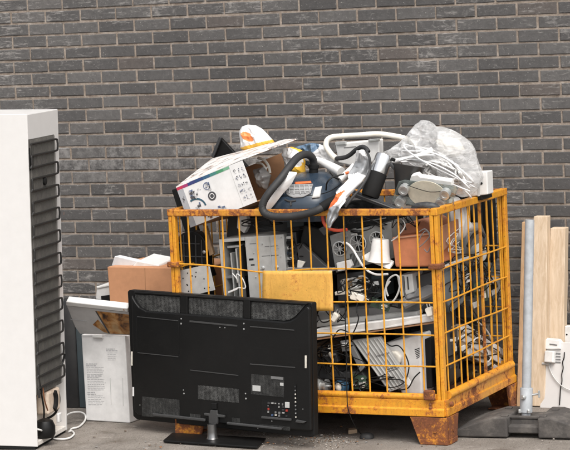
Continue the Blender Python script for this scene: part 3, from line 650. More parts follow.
# ------------------------------------------------------------------ right of the cage: rubber foot, post, planks, white panel
f0, f1 = Z(455, 437.6, 0), Z(590, 440.2, 0); ft = (f1-f0).normalized(); fq = V((-ft.y, ft.x, 0)); FZ = .088
def fo_(s, d, z): return f0+ft*s+fq*d+V((0, 0, z))
gap0 = (Z(507, 439, 0)-f0).dot(ft); gap1 = (Z(538.5, 439, 0)-f0).dot(ft); fl = gap0+gap1
wg = thing('rubber_block', 'worn black rubber fence foot lying on the ground and holding the grey post', 'fence foot', fo_(fl/2, .15, 0).to_tuple())
mb = MB(); DP = .26
def hump(sa, sb, m):
    prof = [(sa, 0), (sb, 0)]
    return prof
left = [(0, .004), (0, .03), (.055, .052), (.12, .074), (gap0-.055, FZ), (gap0, FZ), (gap0, .004)]
right = [(gap1, .004), (gap1, FZ), (gap1+.055, FZ), (fl-.12, .074), (fl-.055, .052), (fl, .03), (fl, .004)]
for pr in (left, right): mb.prism([fo_(s, 0, z) for s, z in pr], fq*DP)
mid = [(gap0-.001, .02), (gap1+.001, .02), (gap1+.001, .052), (gap0-.001, .052)]
mb.prism([fo_(s, .012, z) for s, z in mid], fq*(.05))
mid = [(gap0-.001, .02), (gap1+.001, .02), (gap1+.001, .07), (gap0-.001, .07)]
mb.prism([fo_(s, .062, z) for s, z in mid], fq*(DP-.09))
FR = mat('worn_grey_rubber', (.06, .054, .05), .85, dirt=.85, dsc=11, dirtcol=(.19, .17, .15), bmp=.4, bsc=90, scratch=.25, scol=(.2, .17, .15))
mb.build('foot_block', FR, wg, bevel=.006)
for s, d in ((gap0-.03, .02), (gap1+.002, .02), (gap0-.055, .19), (gap1+.02, .17)):
    MB().prism([fo_(s, d, FZ-.002), fo_(s+.028, d, FZ-.002), fo_(s+.028, d+.03, FZ-.002), fo_(s, d+.03, FZ-.002)], (0, 0, .008)).build('lug', FR, wg, bevel=.003)
MB().prism([fo_(gap0-.02, .055, FZ-.012), fo_(gap1+.02, .055, FZ-.012), fo_(gap1+.02, .075, FZ-.012), fo_(gap0-.02, .075, FZ-.012)], (0, 0, .008)).build('slot_edge', FR, wg, bevel=.002)
pb = Z(526, 411.5, .085); pt = Y(529.8, 219, pb.y+.06)
pz_ = thing('fence_post', 'round galvanised steel post standing in the rubber fence foot', 'post', (pb.x, pb.y, .07))
d_ = (pt-pb).normalized()
MB().lathe(pb-d_*.015, d_, [(.0195, 0), (.0195, (pt-pb).length-.002), (.019, (pt-pb).length+.012), (.016, (pt-pb).length+.012)], 24).build('tube', GALV, pz_)
MB().lathe(pb-d_*.002, d_, [(.0265, 0), (.0265, .10), (.0255, .102), (.02, .102)], 24).build('sleeve', GALV, pz_)
MB().lathe(pb+d_*.065+V((-.002, -.0255, 0)), (-.25, -1, 0), [(.011, -.002), (.011, .006), (.007, .008), (.007, .013)], 12).build('bolt', STEEL, pz_)
MB().tube([pb+d_*.07+V((.02, 0, 0)), pb+d_*.073+V((.055, .002, .003))], .0045, 8, 1).build('wing_bolt', STEEL, pz_)
MB().prism([pb+d_*.074+V((.052, -.004, -.014)), pb+d_*.074+V((.060, -.004, -.014)), pb+d_*.074+V((.060, -.004, .016)), pb+d_*.074+V((.052, -.004, .016))], (0, .008, 0)).build('wing_nut', STEEL, pz_, bevel=.002)
for k in (-1, 1): MB().lathe(pb+V((.02*k, -.022, .004)), (0, 0, 1), [(.007, -.004), (.007, .006), (.004, .009)], 10).build('nut', STEEL, pz_)

def plank(u0, u1, ub0, ub1, vt, yt, yb, t, m, lab, tilt=0):
    a, b = Y(u0, vt, yt), Y(u1, vt+tilt, yt); c, d = Y(ub0, 400, yb), Y(ub1, 400, yb)
    zz = .001
    def ext(p, q): 
        k = (zz-q.z)/(p.z-q.z); return q.lerp(p, k)
    c2, d2 = ext(a, c), ext(b, d)
    o = MB().prism([c2, d2, b, a], (0, t, 0)).build('plank', m, None, bevel=.003)
    return tag(o, lab, 'plank', 'planks leaning on the brick wall')
plank(533.5, 547.3, 529, 545, 216.5, 1.02, .88, .045, PLANK, 'tallest pale wooden plank leaning on the brick wall right behind the grey post')
plank(550.3, 565.2, 545.5, 562.5, 228, 1.05, .94, .05, PLANK, 'shorter pale wooden plank leaning right of the tallest one')
plank(521.8, 527, 516.6, 521, 222, 1.0, .80, .02, PLANKB, 'narrow brown wooden strip leaning behind the grey post')
# white appliance panel leaning on the planks
wpn = thing('appliance_cover', 'white plastic appliance back panel with a plug box and thin cable, leaning on the planks', 'panel', Z(560, 408, 0).to_tuple())
A0 = Z(539.5, 406.5, 0); A1 = A0+V((.34, -.03, 0)); 
pdir = (A1-A0).normalized(); pup = V((.10, .22, .97)).normalized(); pnn = pdir.cross(pup).normalized(); 
pnn = -pnn if pnn.y > 0 else pnn
def WPp(u, v, d=0): return PL(u, v, A0+pnn*d, pnn)
MB().prism([WPp(539.6, 408), WPp(600, 410), WPp(600, 343.5), WPp(561.5, 342), WPp(559, 338.6), WPp(543.5, 337.6), WPp(543, 352)], -pnn*.025).build('sheet', WHITE, wpn, bevel=.003)
MB().prism([WPp(543.8, 339, .012), WPp(560, 340.2, .012), WPp(560.5, 349, .012), WPp(543.4, 349, .012)], -pnn*.011).build('top_bracket', WPLAS, wpn, bevel=.003)
MB().prism([WPp(544.6, 350.4, .03), WPp(553.5, 351, .03), WPp(553, 362.6, .03), WPp(543.8, 362, .03)], -pnn*.029).build('plug_box', WPLAS, wpn, bevel=.004)
MB().prism([WPp(541.5, 362.2, .014), WPp(549, 362.6, .014), WPp(549, 364.8, .014), WPp(541.4, 364.4, .014)], -pnn*.013).build('foot_tab', LGREY, wpn, bevel=.002)
mb = MB()
for k in range(4): mb.prism([WPp(554.2, 352.6+k*2.9, .003), WPp(560.4, 353+k*2.9, .003), WPp(560.4, 354.2+k*2.9, .003), WPp(554.2, 353.8+k*2.9, .003)], -pnn*.002)
mb.prism([WPp(549.5, 343.4, .015), WPp(557, 344.4, .015), WPp(557, 345.4, .015), WPp(549.5, 344.4, .015)], -pnn*.002)
mb.build('vent_slot', MGREY, wpn)
mb = MB(); mb.tube([WPp(u, v, .006) for u, v in ((564.5, 352), (564, 358), (562.6, 362), (563.2, 368), (561.8, 374), (562, 381), (560.6, 388), (560, 397), (559.5, 405))], .0026, 6, 4); mb.build('black_cable', BLACK, wpn)
mb = MB(); mb.tube([WPp(u, v, .008) for u, v in ((548.5, 363), (549.5, 368), (552.5, 375), (558, 382.5), (565, 388), (574, 391.5))], .0024, 6, 4); mb.build('grey_cable', LGREY, wpn)
w2 = thing('white_profile', 'white plastic profile with one dark hole at the edge of the photo', 'profile', Y(570, 345, 1.0).to_tuple())
MB().prism(rp([(564.8, 326), (580, 326.5), (579, 400), (563, 400)], 1.0), (0, .03, 0)).build('profile_body', WPLAS, w2, bevel=.003)
MB().lathe(Y(566.8, 334.5, .9995), (0, -1, 0), [(.004, 0), (.004, .0008)], 10).build('hole', MBLACK, w2)

# ------------------------------------------------------------------ heap on top of the cage
# printed carton, tipped, open to the right
ta = Y(176, 187, .05); tb = Y(242, 160.5, .05); ax = (tb-ta); AL = ax.length; ax.normalize(); az = V((-ax.z, 0, ax.x)); ay = V((0, 1, 0))
BHt = .185; BD = .43
def KP(a, b, c): return ta + ax*a - az*b + ay*c          # along, down, back
pcx = thing('product_carton', 'white printed product carton with a rainbow strip, tipped over and open to the right', 'box', KP(AL/2, BHt, BD/2).to_tuple())
PCW = mat('printed_white_card', (.68, .675, .665), .5, dirt=.06, dsc=5, bmp=.05)
T = .005
def kbox(a0, a1, b0, b1, c0, c1, mb=None, m=0):
    return (mb or MB()).prism([KP(a0, b1, c0), KP(a1, b1, c0), KP(a1, b0, c0), KP(a0, b0, c0)], ay*(c1-c0), m)
def wall_mb(a0, a1, b0, b1, c0, c1, name):
    mb = kbox(a0, a1, b0, b1, c0, c1)
    ctr = KP(AL/2, BHt/2, BD/2)
    return mb
fm = kbox(0, AL, 0, BHt, 0, T); fm.matby(lambda c, m: 1 if c.y > ta.y+T*.9 else 0); fm.build('front_panel', [PCW, CARDIN], pcx)
fm = kbox(0, AL-.002, 0, BHt, BD-T, BD); fm.build('back_panel', [CARDIN], pcx)
fm = kbox(0, AL-.001, BHt-T, BHt+.0004, T, BD-T); fm.build('bottom_panel', CARDIN, pcx)
fm = kbox(0, T, T, BHt-T, T, BD-T); fm.build('end_panel', PCW, pcx)
tcm, N, L, B = newmat('printed_lid'); tc = N.new('ShaderNodeTexCoord'); mp = N.new('ShaderNodeMapping'); mp.inputs['Scale'].default_value = (1, 1.6, 1); L.new(tc.outputs['Object'], mp.inputs['Vector'])
n_ = noi(N, L, mp.outputs['Vector'], 11, 3, .5, .8); r_ = ramp(N, [(.50, (.70, .69, .67)), (.56, (.55, .42, .35)), (.60, (.10, .09, .09)), (.64, (.55, .53, .51)), (.67, (.70, .69, .67))]); L.new(n_.outputs['Fac'], r_.inputs['Fac']); L.new(r_.outputs['Color'], B.inputs['Base Color']); B.inputs['Roughness'].default_value = .5
# lid rises towards the back and sticks out past the open end
mb = MB(); lu = .19
l0 = [KP(0, -.001, -.001), Y(243, 158.2, .05), Y(296, 138.6, .22), Y(284, 139.5, .40), Y(212, 158.5, .48)]
mb.prism(l0, -az*T); mb.matby(lambda c, m: m)
o = mb.build('lid', [tcm], pcx)
# rainbow strip
RB = [(.42, .03, .07), (.30, .03, .12), (.03, .04, .14), (.02, .05, .15), (.03, .09, .17), (.05, .19, .17), (.06, .24, .12), (.16, .34, .22)]
rm = []; mb = MB()
for k, c in enumerate(RB):
    mm_ = mat('strip_ink_%s' % ('pink', 'plum', 'indigo', 'blue', 'teal_blue', 'teal', 'green', 'pale_green')[k], c, .5, dirt=.0, bmp=0); rm.append(mm_)
w8 = [0, .10, .19, .32, .45, .57, .68, .80, .90]; SL = AL*.80
for k in range(8):
    a0, a1 = w8[k]/.9*SL, w8[k+1]/.9*SL; mb.prism([KP(a0, .017-.004*a0/SL, -.0008), KP(a1, .017-.004*a1/SL, -.0008), KP(a1, .001, -.0008), KP(a0, .001, -.0008)], (0, .0006, 0), k)
mb.build('printed_strip', rm, pcx)
kbox(.0, .030, .0185, BHt, -.0009, -.0002).build('grey_band', mat('shaded_end_grey', (.33, .34, .36), .5, dirt=.1), pcx)  # grey paints the carton's shaded end face onto the front
kbox(AL*.80, AL*.803, .004, BHt, -.0009, -.0002).build('fold_line', LGREY, pcx)
def disc(a, b, r, t0, w, mb, m=0):
    n = 26; o_ = [KP(a+r*math.cos(2*PI*k/n), b+r*math.sin(2*PI*k/n), -.0014-t0) for k in range(n)]
    if w >= r: mb.prism(o_, (0, .0005, 0), m)
    else:
        i_ = [KP(a+(r-w)*math.cos(2*PI*k/n), b+(r-w)*math.sin(2*PI*k/n), -.0014-t0) for k in range(n)]
        mb.add(o_+i_, [[k, (k+1) % n, n+(k+1) % n, n+k] for k in range(n)], m)
rnd = random.Random(11); PMS = [DINK, mat('blue_ink', (.10, .13, .22), .6, dirt=0), INK, PCW, mat('teal_ink', (.03, .09, .13), .6, dirt=0), mat('brown_ink', (.18, .08, .05), .6, dirt=0)]
def blot(a, b, w, h, cnt, mats=(0, 1, 2)):
    mb = MB()
    for k in range(cnt):
        x = a+rnd.uniform(0, w); y = b+rnd.uniform(0, h); ww = rnd.uniform(.12, .4)*w; hh = rnd.uniform(.12, .35)*h
        sk = rnd.uniform(-.3, .3)*hh
        mb.prism([KP(x, y, -.0010-.0002*k), KP(x+ww, y+sk, -.0010-.0002*k), KP(x+ww*.9, y+hh+sk, -.0010-.0002*k), KP(x+.1*ww, y+hh, -.0010-.0002*k)], (0, .00015, 0), rnd.choice(mats))
    mb.build('printed_picture', PMS, pcx)
mb = MB()
blot(.050, .034, .032, .034, 22); blot(.134, .030, .022, .03, 16)
disc(.142, .045, .0165, .001, .003, mb, 1); disc(.142, .045, .005, .001, 1, mb, 2)
mb.build('printed_ring', PMS, pcx); mb = MB(); disc(.150, .093, .0195, 0, 1, mb, 0); disc(.150, .093, .012, .0004, .003, mb, 3); blot(.143, .088, .012, .008, 3, (3,))
mb.build('printed_ring', PMS, pcx); mb = MB()
# curved measuring tape like graphic
n = 16; arc0 = [KP(.060+.050*math.cos(t), .120-.046*math.sin(t), -.0012) for t in [PI*(.0+.62*k/n) for k in range(n+1)]]; arc1 = [KP(.060+.042*math.cos(t), .120-.038*math.sin(t), -.0012) for t in [PI*(.0+.62*k/n) for k in range(n+1)]]
mb.add(arc0+arc1, [[k, k+1, n+2+k, n+1+k] for k in range(n)], 4); mb.build('printed_arc', PMS, pcx)
blot(.052, .098, .03, .03, 12); blot(.09, .142, .034, .03, 16, (0, 0, 1, 5)); blot(.155, .142, .036, .024, 14, (0, 1, 2)); blot(.088, .04, .02, .01, 5, (2,))
blot(.006, .05, .012, .02, 8, (0,)); blot(.008, .12, .012, .014, 8, (0,))
for r in range(5):
    for c in range(3):
        a = AL*.80+.010+c*.019; b = .022+r*.030
        blot(a, b, .012, .014, rnd.choice((5, 7, 9)), (0, 1, 2)); blot(a, b+.016, .013, .004, 5, (2,))

# things inside the carton
o = MB().tube([Y(258, 158, .28), Y(264, 160, .27), Y(268.5, 166, .27), Y(270, 173, .27)], .006, 8, 5).tube([Y(257, 163, .27), Y(262, 164, .26), Y(265.5, 169, .26), Y(266.5, 176, .26)], .005, 8, 5).bar(Y(265.5, 169, .26), Y(268.5, 166, .27), .006).build('plastic_bracket', CREAM, None); tag(o, 'curved cream plastic bracket inside the open product carton', 'bracket')
o = MB().puff(rp([(252, 170), (262, 167), (270, 176), (266, 190), (258, 188)], .24), (0, -1, 0), .04, amp=.012, fsc=30, seed=9, edge=.01).build('clear_wrap', mat('grey_wrap', (.22, .21, .20), .3, dirt=.4, dsc=20), None); tag(o, 'crumpled grey wrap inside the open product carton', 'wrap')
mb = MB(); mb.puff(rp([(258.5, 212), (264, 199), (274, 184), (283, 174), (289, 171.5), (298, 173), (292, 183), (283, 192), (275, 204), (268, 213)], .045), (-.2, -1, .3), .02, amp=.004, fsc=20, seed=3, edge=.008, sharp=.8)
o = mb.build('foam_packing', WCARD, None); tag(o, 'white foam packing block between the product carton and the vacuum cleaner', 'packing')

o = MB().prism(rp([(171.3, 190), (177.5, 187.8), (190, 214), (213, 276), (200, 280)], .24), (0, .04, 0)).build('black_slab', BLACK, None, bevel=.004); tag(o, 'narrow black slab sticking up at the left end of the product carton', 'slab')
lt = thing('laptop', 'black laptop lid poking up behind the product carton', 'laptop', Y(225, 155, .6).to_tuple())
MB().prism(rp([(211.5, 157), (220, 137), (250, 169), (242, 190)], .60), (0, .018, 0)).build('screen_lid', BLACK, lt, bevel=.004)
MB().prism(rp([(210.8, 156.6), (219.0, 136.2), (221.4, 138.0), (213.4, 158.2)], .585), (0, .012, 0)).build('hinge_edge', DGREY, lt, bevel=.002)

# orange printed bag
def bagmat(fn, mats): return mats
ob = rp([(241.5, 148), (240.3, 131), (243, 126.5), (249, 124.4), (256, 125.5), (262, 129), (268, 135), (273, 140), (276, 145), (270, 150), (252, 154)], .46)
mb = MB().puff(ob, (0, -1, .25), .05, rings=26, per=110, amp=.016, fsc=13, seed=1, edge=.006, ridge=True)
cy0 = Y(257, 143.5, .46); cor = Y(251.5, 136, .46); cy1 = Y(257, 148.5, .46)
def om(c, m):
    sl_ = (c.x-cy0.x)*.22
    if cy1.z < c.z-sl_ < cy0.z: return 1
    d = V((c.x-cor.x, 0, c.z-cor.z)); a = d.x*.85-d.z*.5; b = d.x*.5+d.z*.85
    return 2 if (a/.032)**2+(b/.017)**2 < 1 and c.y < cor.y else 0
mb.matby(om); o = mb.build('carrier_bag', [WFILM, YELLOWP, mat('orange_ink', (.78, .22, .06), .5, dirt=.1)], None); tag(o, 'white carrier bag with an orange patch and yellow band on top of the product carton', 'bag')
mb = MB().puff(rp([(284, 147), (293, 146), (303, 150), (304, 160), (305, 176), (296, 180), (286, 172)], .36), (0, -1, .2), .05, rings=20, per=80, amp=.022, fsc=13, seed=2, edge=.01, ridge=True)
mb.matby(lambda c, m: 0 if noise.noise(c*9) < .02 else 1); o = mb.build('yellow_bag', [YELLOWP, WFILM], None); tag(o, 'crumpled yellow plastic bag behind the vacuum cleaner', 'bag')
mb = MB().puff(rp([(292, 152), (299, 147), (310, 144), (322, 145), (332, 149), (336, 157), (330, 168), (310, 168), (296, 160)], .42), (0, -1, .4), .05, rings=26, per=100, amp=.03, fsc=12, seed=5, edge=.01, ridge=True)
mb.matby(lambda c, m: 1 if noise.noise(c*7+V((2.2, 0, 0))) > .0 else 0); o = mb.build('blue_white_bag', [WFILM, BLUEP], None); tag(o, 'crumpled blue and white plastic bag behind the vacuum hose', 'bag')

# vacuum cleaner
GGR = mat('grille_base_grey', (.27, .27, .27), .5, dirt=.2); GBAR = mat('grille_grey', (.36, .36, .36), .5, dirt=.2); vc0 = Y(306, 214, .05); vc0.x = Y(306, 200, .2).x; vc = thing('vacuum_cleaner', 'navy canister vacuum cleaner with a thick black hose looping over the cage rail', 'vacuum cleaner', V((vc0.x, .21, vc0.z)).to_tuple())
def vbody(a, b):
    # a round the body, b from bottom rim to top: flattened dome with a broad nose
    th = 2*PI*a; c, s = math.cos(th), math.sin(th); e = .62
    sx = math.copysign(abs(c)**e, c); sy = math.copysign(abs(s)**e, s)
    prof = [(.92, 0), (.99, .15), (1, .34), (.985, .52), (.92, .70), (.78, .85), (.54, .95), (.24, .99), (0, 1)]
    t = b*(len(prof)-1); i = min(len(prof)-2, int(t)); f = t-i; r = prof[i][0]*(1-f)+prof[i+1][0]*f; h = prof[i][1]*(1-f)+prof[i+1][1]*f
    wx = .148*(1-.10*(sy*r)); return V((vc0.x+sx*r*wx, .215+sy*r*.17, vc0.z-.035+h*(.185+.03*sy*r*(h > .3))))
vm = MB().grid(vbody, 64, 24); vb = vm.build('shell', NAVY, vc, weld=True)
vbv = BVHTree.FromPolygons([v for v in vm.v], vm.f)
_bv = MB().grid(vbody, 64, 24); VBV = BVHTree.FromPolygons(_bv.v, _bv.f)
def onshell(u, v, off):
    d = ray(u, v); h = VBV.ray_cast(CAM, d)
    if h[0] is None:
        q = VBV.find_nearest(CAM+d*((V((vc0.x, .1, vc0.z+.07))-CAM).length))
        return q[0]+q[1]*off*(1 if q[1].dot(d) < 0 else -1)
    n = h[1] if h[1].dot(d) < 0 else -h[1]
    return h[0]+n*off
def patch(quad, off, nu=14, nv=8):
    def f(a, b):
        u = (quad[0][0]*(1-a)+quad[1][0]*a)*(1-b)+(quad[3][0]*(1-a)+quad[2][0]*a)*b; v = (quad[0][1]*(1-a)+quad[1][1]*a)*(1-b)+(quad[3][1]*(1-a)+quad[2][1]*a)*b
        p = onshell(u, v, off); return p if p is not None else onshell(306, 196, off)
    return MB().grid(f, nu, nv)
def solid(o, t): 
    s = o.modifiers.new('thick', 'SOLIDIFY'); s.thickness = t; s.offset = 0; return o
bp_ = []
for k in range(49):
    q = vbody(k/48, .16); c_ = V((vc0.x, .215, q.z)); bp_.append(q+(q-c_).normalized()*.001)
MB().tube(bp_, .007, 7, 1, cap=False).build('bumper', MBLACK, vc)
sm_ = []
for k in range(49): q = vbody(k/48, .5); sm_.append(q)
MB().tube(sm_, .0018, 5, 1, cap=False).build('lid_seam', MBLACK, vc)
# hits the shell from the photographed side only to find where on the shell each fitting sits
solid(patch([(284, 185.5), (313, 184.8), (311, 193.5), (287, 195)], .003).build('motor_grille', GGR, vc), .005)
solid(patch([(287, 195.3), (311, 193.8), (303, 197.5), (294, 198)], .003, 10, 5).build('motor_grille', GGR, vc), .005)
for k in range(6):
    pts = [onshell(285.5+k*4.7+t*1.4*(1 if k > 2 else -.2), 186.2+t*9.2-(abs(k-2.5)*.5*t), .008) for t in (0, .5, 1)]
    MB().tube([p for p in pts if p], .0022, 6, 2).build('grille_bar', GBAR, vc)
for k in range(3):
    MB().tube([onshell(285.2+t*(28-k*2)+k, 187.3+k*2.7-t*.4, .008) for t in (0, .25, .5, .75, 1)], .0018, 6, 2).build('grille_bar', GBAR, vc)
solid(patch([(295, 182.6), (311, 181.6), (311.5, 183.6), (295, 184.6)], .002, 8, 3).build('orange_badge', ORANGE, vc), .003)
solid(patch([(315, 188.5), (321.5, 187.2), (319.5, 197.8), (312, 198.6)], .004, 6, 6).build('pedal', LGREY, vc), .008)
solid(patch([(273.5, 190.5), (281, 188), (280, 194.5), (273, 198.2)], .004, 6, 6).build('pedal', LGREY, vc), .008)
p = onshell(291, 200.5, 0); MB().tube([onshell(285, 199.4, .001), onshell(290, 201.4, .003), onshell(296, 200.6, .001)], .004, 8, 4).build('front_clip', DGREY, vc)
MB().tube([onshell(291, 202, .003), onshell(291.3, 205.5, .003)], .004, 8, 1).build('front_clip', DGREY, vc)
hs = Y(313.4, 178, .26); he = Y(313.6, 165, .26)
MB().lathe(hs-V((0, 0, .01)), (he-hs), [(.029, 0), (.027, .012), (.020, .016), (.0195, .05), (.023, .052), (.023, .066), (.018, .068)], 20).build('hose_socket', MBLACK, vc)
hp = [Y(313.6, 168, .26), Y(313.2, 160, .25), Y(309.5, 155.5, .22), Y(303, 154.8, .18), Y(296.5, 158.5, .13), Y(289.5, 167, .07), Y(280, 179.5, .015), Y(270.5, 191, -.02), Y(264, 201, -.035), Y(262.5, 209, -.04), Y(267, 214.5, -.04), Y(278, 216.8, -.04), Y(293, 216.2, -.04), Y(308, 213.3, -.036), Y(319, 209.5, -.03), Y(325, 205, -.005)]
MB().tube(hp, .0156, 12, 4, rib=.0014, rpitch=.008).build('hose', RUBBER, vc)
MB().tube([Y(322, 207.5, -.018), Y(329, 203, -.0), Y(337, 199.5, .02)], .0205, 12, 3).build('hose_end', MBLACK, vc)
MB().tube([Y(326, 190, .10), Y(327, 183, .07), Y(331, 178, .08), Y(337, 176, .10), Y(344, 174, .12)], .0035, 7, 5).build('flex', BLACK, vc)

# white appliance with pale hose, behind the draped bag
wt_ = thing('hand_steamer', 'white appliance with a pale flexible hose and black grip, right of the blue bag', 'appliance', Y(350, 165, .42).to_tuple())
MB().prism(rp([(335, 143.5), (368, 140.5), (379, 139.3), (379.5, 158), (362, 168), (338, 163)], .44), (0, .05, 0)).build('back_plate', WPLAS, wt_, bevel=.006)
for p in ([(335, 142), (345.5, 141.4), (345.8, 144.8), (335.2, 145.2)], [(368, 139.6), (378, 138.6), (378.4, 141), (368.2, 142)]): MB().prism(rp(p, .43), (0, .02, 0)).build('bracket', STEEL, wt_, bevel=.002)
MB().prism(rp([(344, 147.4), (356, 146.2), (356, 147), (344, 148.2)], .4385), (0, .001, 0)).build('slot', MGREY, wt_)
MB().tube([Y(336, 158.5, .30), Y(332.5, 155.5, .31), Y(328.8, 151, .33), Y(326, 145.5, .34), Y(327.4, 140, .35), Y(333, 137, .36), Y(345, 136, .37), Y(362, 135, .38), Y(377, 134, .40), Y(391, 135.6, .42), Y(406, 139, .44), Y(416, 146, .46)], .0118, 12, 5, rib=.0006, rpitch=.006).build('pale_hose', CREAM, wt_)
MB().tube([Y(336, 158.6, .30), Y(345, 157.4, .29), Y(350.5, 154.5, .28), Y(355.5, 150.2, .27), Y(361.5, 147, .26), Y(366, 148.4, .25), Y(368.5, 152, .24)], .0092, 10, 5, rib=.0007, rpitch=.008).build('black_grip', RUBBER, wt_)
MB().tube([Y(306, 158, .33), Y(318, 160.5, .31), Y(330, 166, .28), Y(341, 172, .25)], .0155, 12, 4, rs=(.011, .022)).build('tube_body', WPLAS, wt_)
MB().tube([Y(340, 180, .17), Y(346, 175, .19), Y(352, 170.5, .2), Y(356, 167, .21)], .02, 12, 4, rs=(.014, .024)).build('nozzle', WPLAS, wt_)
for p in ((345.5, 173.5, 349, 172.4), (354.8, 171.5, 357, 173.6)): MB().tube([Y(p[0], p[1], .155), Y(p[2], p[3], .16)], .006, 8, 1).build('orange_tab', ORANGE, wt_)
MB().tube([Y(339, 179.5, .14), Y(334, 177, .13), Y(330, 172, .2)], .0035, 7, 3).build('thin_lead', BLACK, wt_)

# draped reflective bag hanging over the rail
dp = [(355, 150), (363, 148.8), (368, 155), (368, 166), (365.5, 176), (360, 185.5), (353, 194), (346, 201), (342, 208), (338, 217), (333.5, 226), (329.2, 231), (326.5, 223), (325, 213), (329, 207), (334, 198), (338, 190), (344, 184), (350, 176), (354.5, 164)]
dY = lambda u, v: .16 if v < 170 else (.16-(v-170)/30*.19 if v < 200 else -.03)
DPTS = [Y(u, v, dY(u, v)) for u, v in dp]
sp_ = [(361, 150), (362.5, 160), (359.5, 171), (352.5, 183), (343, 194), (335.5, 206), (331.5, 216), (328.8, 228)]
SPN = [Y(u, v, dY(u, v)-.014) for u, v in sp_]; wd = [4.5, 7.6, 8, 6.6, 6, 5.6, 4.8, 1.6]
def drape(a, b):
    t = b*(len(sp_)-1); i = min(len(sp_)-2, int(t)); f = t-i
    f = f*f*(3-2*f)*.3+f*.7
    u = sp_[i][0]*(1-f)+sp_[i+1][0]*f; v = sp_[i][1]*(1-f)+sp_[i+1][1]*f; w = wd[i]*(1-f)+wd[i+1]*f
    du, dv = sp_[i+1][0]-sp_[i][0], sp_[i+1][1]-sp_[i][1]; l = math.hypot(du, dv); nx, ny = -dv/l, du/l
    s = (a-.5)*2; yy = dY(u, v)-.006 - .018*(1-s*s) - .007*math.sin(s*3.2+b*7)-.004*math.sin(s*6-b*15); uu = u-nx*w*s*(-1); vv = v-ny*w*s*(-1)
    p = Y(uu, vv, yy); return p+V((.35, 1, .3))*(noise.noise(p*17)*.022+noise.noise(p*41)*.008)
mb = MB().grid(drape, 26, 70)
oc = Y(336.2, 199.5, -.02); oa = (Y(341.5, 192, -.02)-Y(331.5, 207, -.02)).normalized()
def dm(c, m):
    d = c-oc; a = d.dot(oa); q = (V((d.x, 0, d.z))-V((oa.x, 0, oa.z))*a).length
    if abs(a) < .042 and q < .015*(1-abs(a)/.055): return 1
    return 2 if noise.noise(c*9+V((4, 0, 0))) > .02-(.35 if c.z < .99 else 0) else 0
mb.matby(dm); o = solid(mb.build('draped_bag', [WFILM, ORANGE, SILVERB], None), .003); tag(o, 'grey and white shiny bag with an orange stripe draped over the cage rail', 'bag')
o = MB().tube([Y(366, 150, .15), Y(369.5, 158, .14), Y(370, 168, .13), Y(367, 178, .10), Y(360, 189, .06), Y(352, 198, .02), Y(345, 207, -.005)], .0055, 8, 5).build('black_strap', RUBBER, None); tag(o, 'black rubber strap along the edge of the draped shiny bag', 'strap')
o = MB().tube([Y(322.5, 214, .03), Y(323.5, 222, .03), Y(328, 228, .03), Y(337, 230.5, .03), Y(347, 229.5, .03)], .007, 8, 5).build('red_cable', mat('red_flex', (.55, .07, .03), .5, dirt=.2), None); tag(o, 'thick red cable looping under the draped bag', 'cable')

# steel and black jug
kt = thing('thermos_jug', 'jug of polished steel above and black below, lying tipped on the heap', 'jug', Y(372, 192, .16).to_tuple())
k0, k1 = Y(369.5, 197, .13), Y(385, 154.5, .20); ka = (k1-k0); KL = ka.length; ka.normalize()
MB().lathe(k0, ka, [(.034, 0), (.038, .01), (.0385, KL*.55), (.0372, KL*.56)], 32).build('black_base', MBLACK, kt)
MB().lathe(k0+ka*KL*.562, ka, [(.0375, 0), (.0385, .006), (.037, KL*.38), (.034, KL*.42), (.030, KL*.424)], 32).build('steel_top', CHROME, kt)
hr = ka.cross(V((0, 1, 0))).normalized()
hr = hr if hr.x > 0 else -hr
MB().bar(k1-ka*.03+hr*.036, k1-ka*.035+hr*.062-V((0, 0, .01)), .02, .016).build('handle_stub', DGREY, kt, bevel=.004)
MB().tube([k1-ka*.01+hr*.03, k1-ka*.012+hr*.05], .007, 8, 1).build('hinge_pin', MBLACK, kt)
# black lampshade like cone
cn = thing('cone_shade', 'dark grey cone shade with its wide rim up, under the clear bag', 'shade', Y(405, 190, .2).to_tuple())
c1, c0 = Y(409.2, 165.5, .22), Y(404.2, 196, .20); ca = (c1-c0); cl_ = ca.length; ca = (ca.normalized()+V((.0, -.02, 0))).normalized()
MB().lathe(c0, ca, [(.036, 0), (.038, .004), (.066, cl_-.004), (.068, cl_), (.064, cl_), (.035, .006)], 40, close=False).build('shade_body', mat('dark_satin', (.028, .028, .028), .35, dirt=.2), cn)
MB().lathe(c0+ca*.006, ca, [(.034, 0), (.034, .012), (.012, .02), (.012, .05)], 20).build('lamp_holder', MBLACK, cn)

# glass bathroom scale lying with its feet up
gs = thing('glass_scale', 'glass bathroom scale lying upside down with four steel feet and a cream disc', 'scale', Y(425, 200, .12).to_tuple())
gP = Y(425, 194, .17); gn = V((.03, -.93, -.36)).normalized()
def GP(u, v, d=0): return PL(u, v, gP+gn*d, gn)
GLASS, N, L, B = newmat('green_edged_glass'); B.inputs['Base Color'].default_value = (.80, .90, .87, 1); B.inputs['Roughness'].default_value = .04; B.inputs['Transmission Weight'].default_value = .92; B.inputs['IOR'].default_value = 1.45
MB().prism([GP(398.5, 182), GP(404, 180.2), GP(456, 186.4), GP(457.5, 189), GP(451, 206.5), GP(447, 208.5), GP(394, 203.5), (GP(391.8, 200))], -gn*.006).build('glass_plate', GLASS, gs, bevel=.002)
mb = MB(); cc = GP(427, 194.5, .004); gx_ = (GP(440, 196, .004)-cc).normalized(); gy_ = gn.cross(gx_); 
mb.prism([cc+gx_*.083*math.cos(2*PI*k/40)*1.0+gy_*.062*math.sin(2*PI*k/40) for k in range(40)], -gn*.003); mb.build('cream_disc', mat('cream_disc', (.60, .56, .45), .35, dirt=.3, dsc=16), gs)
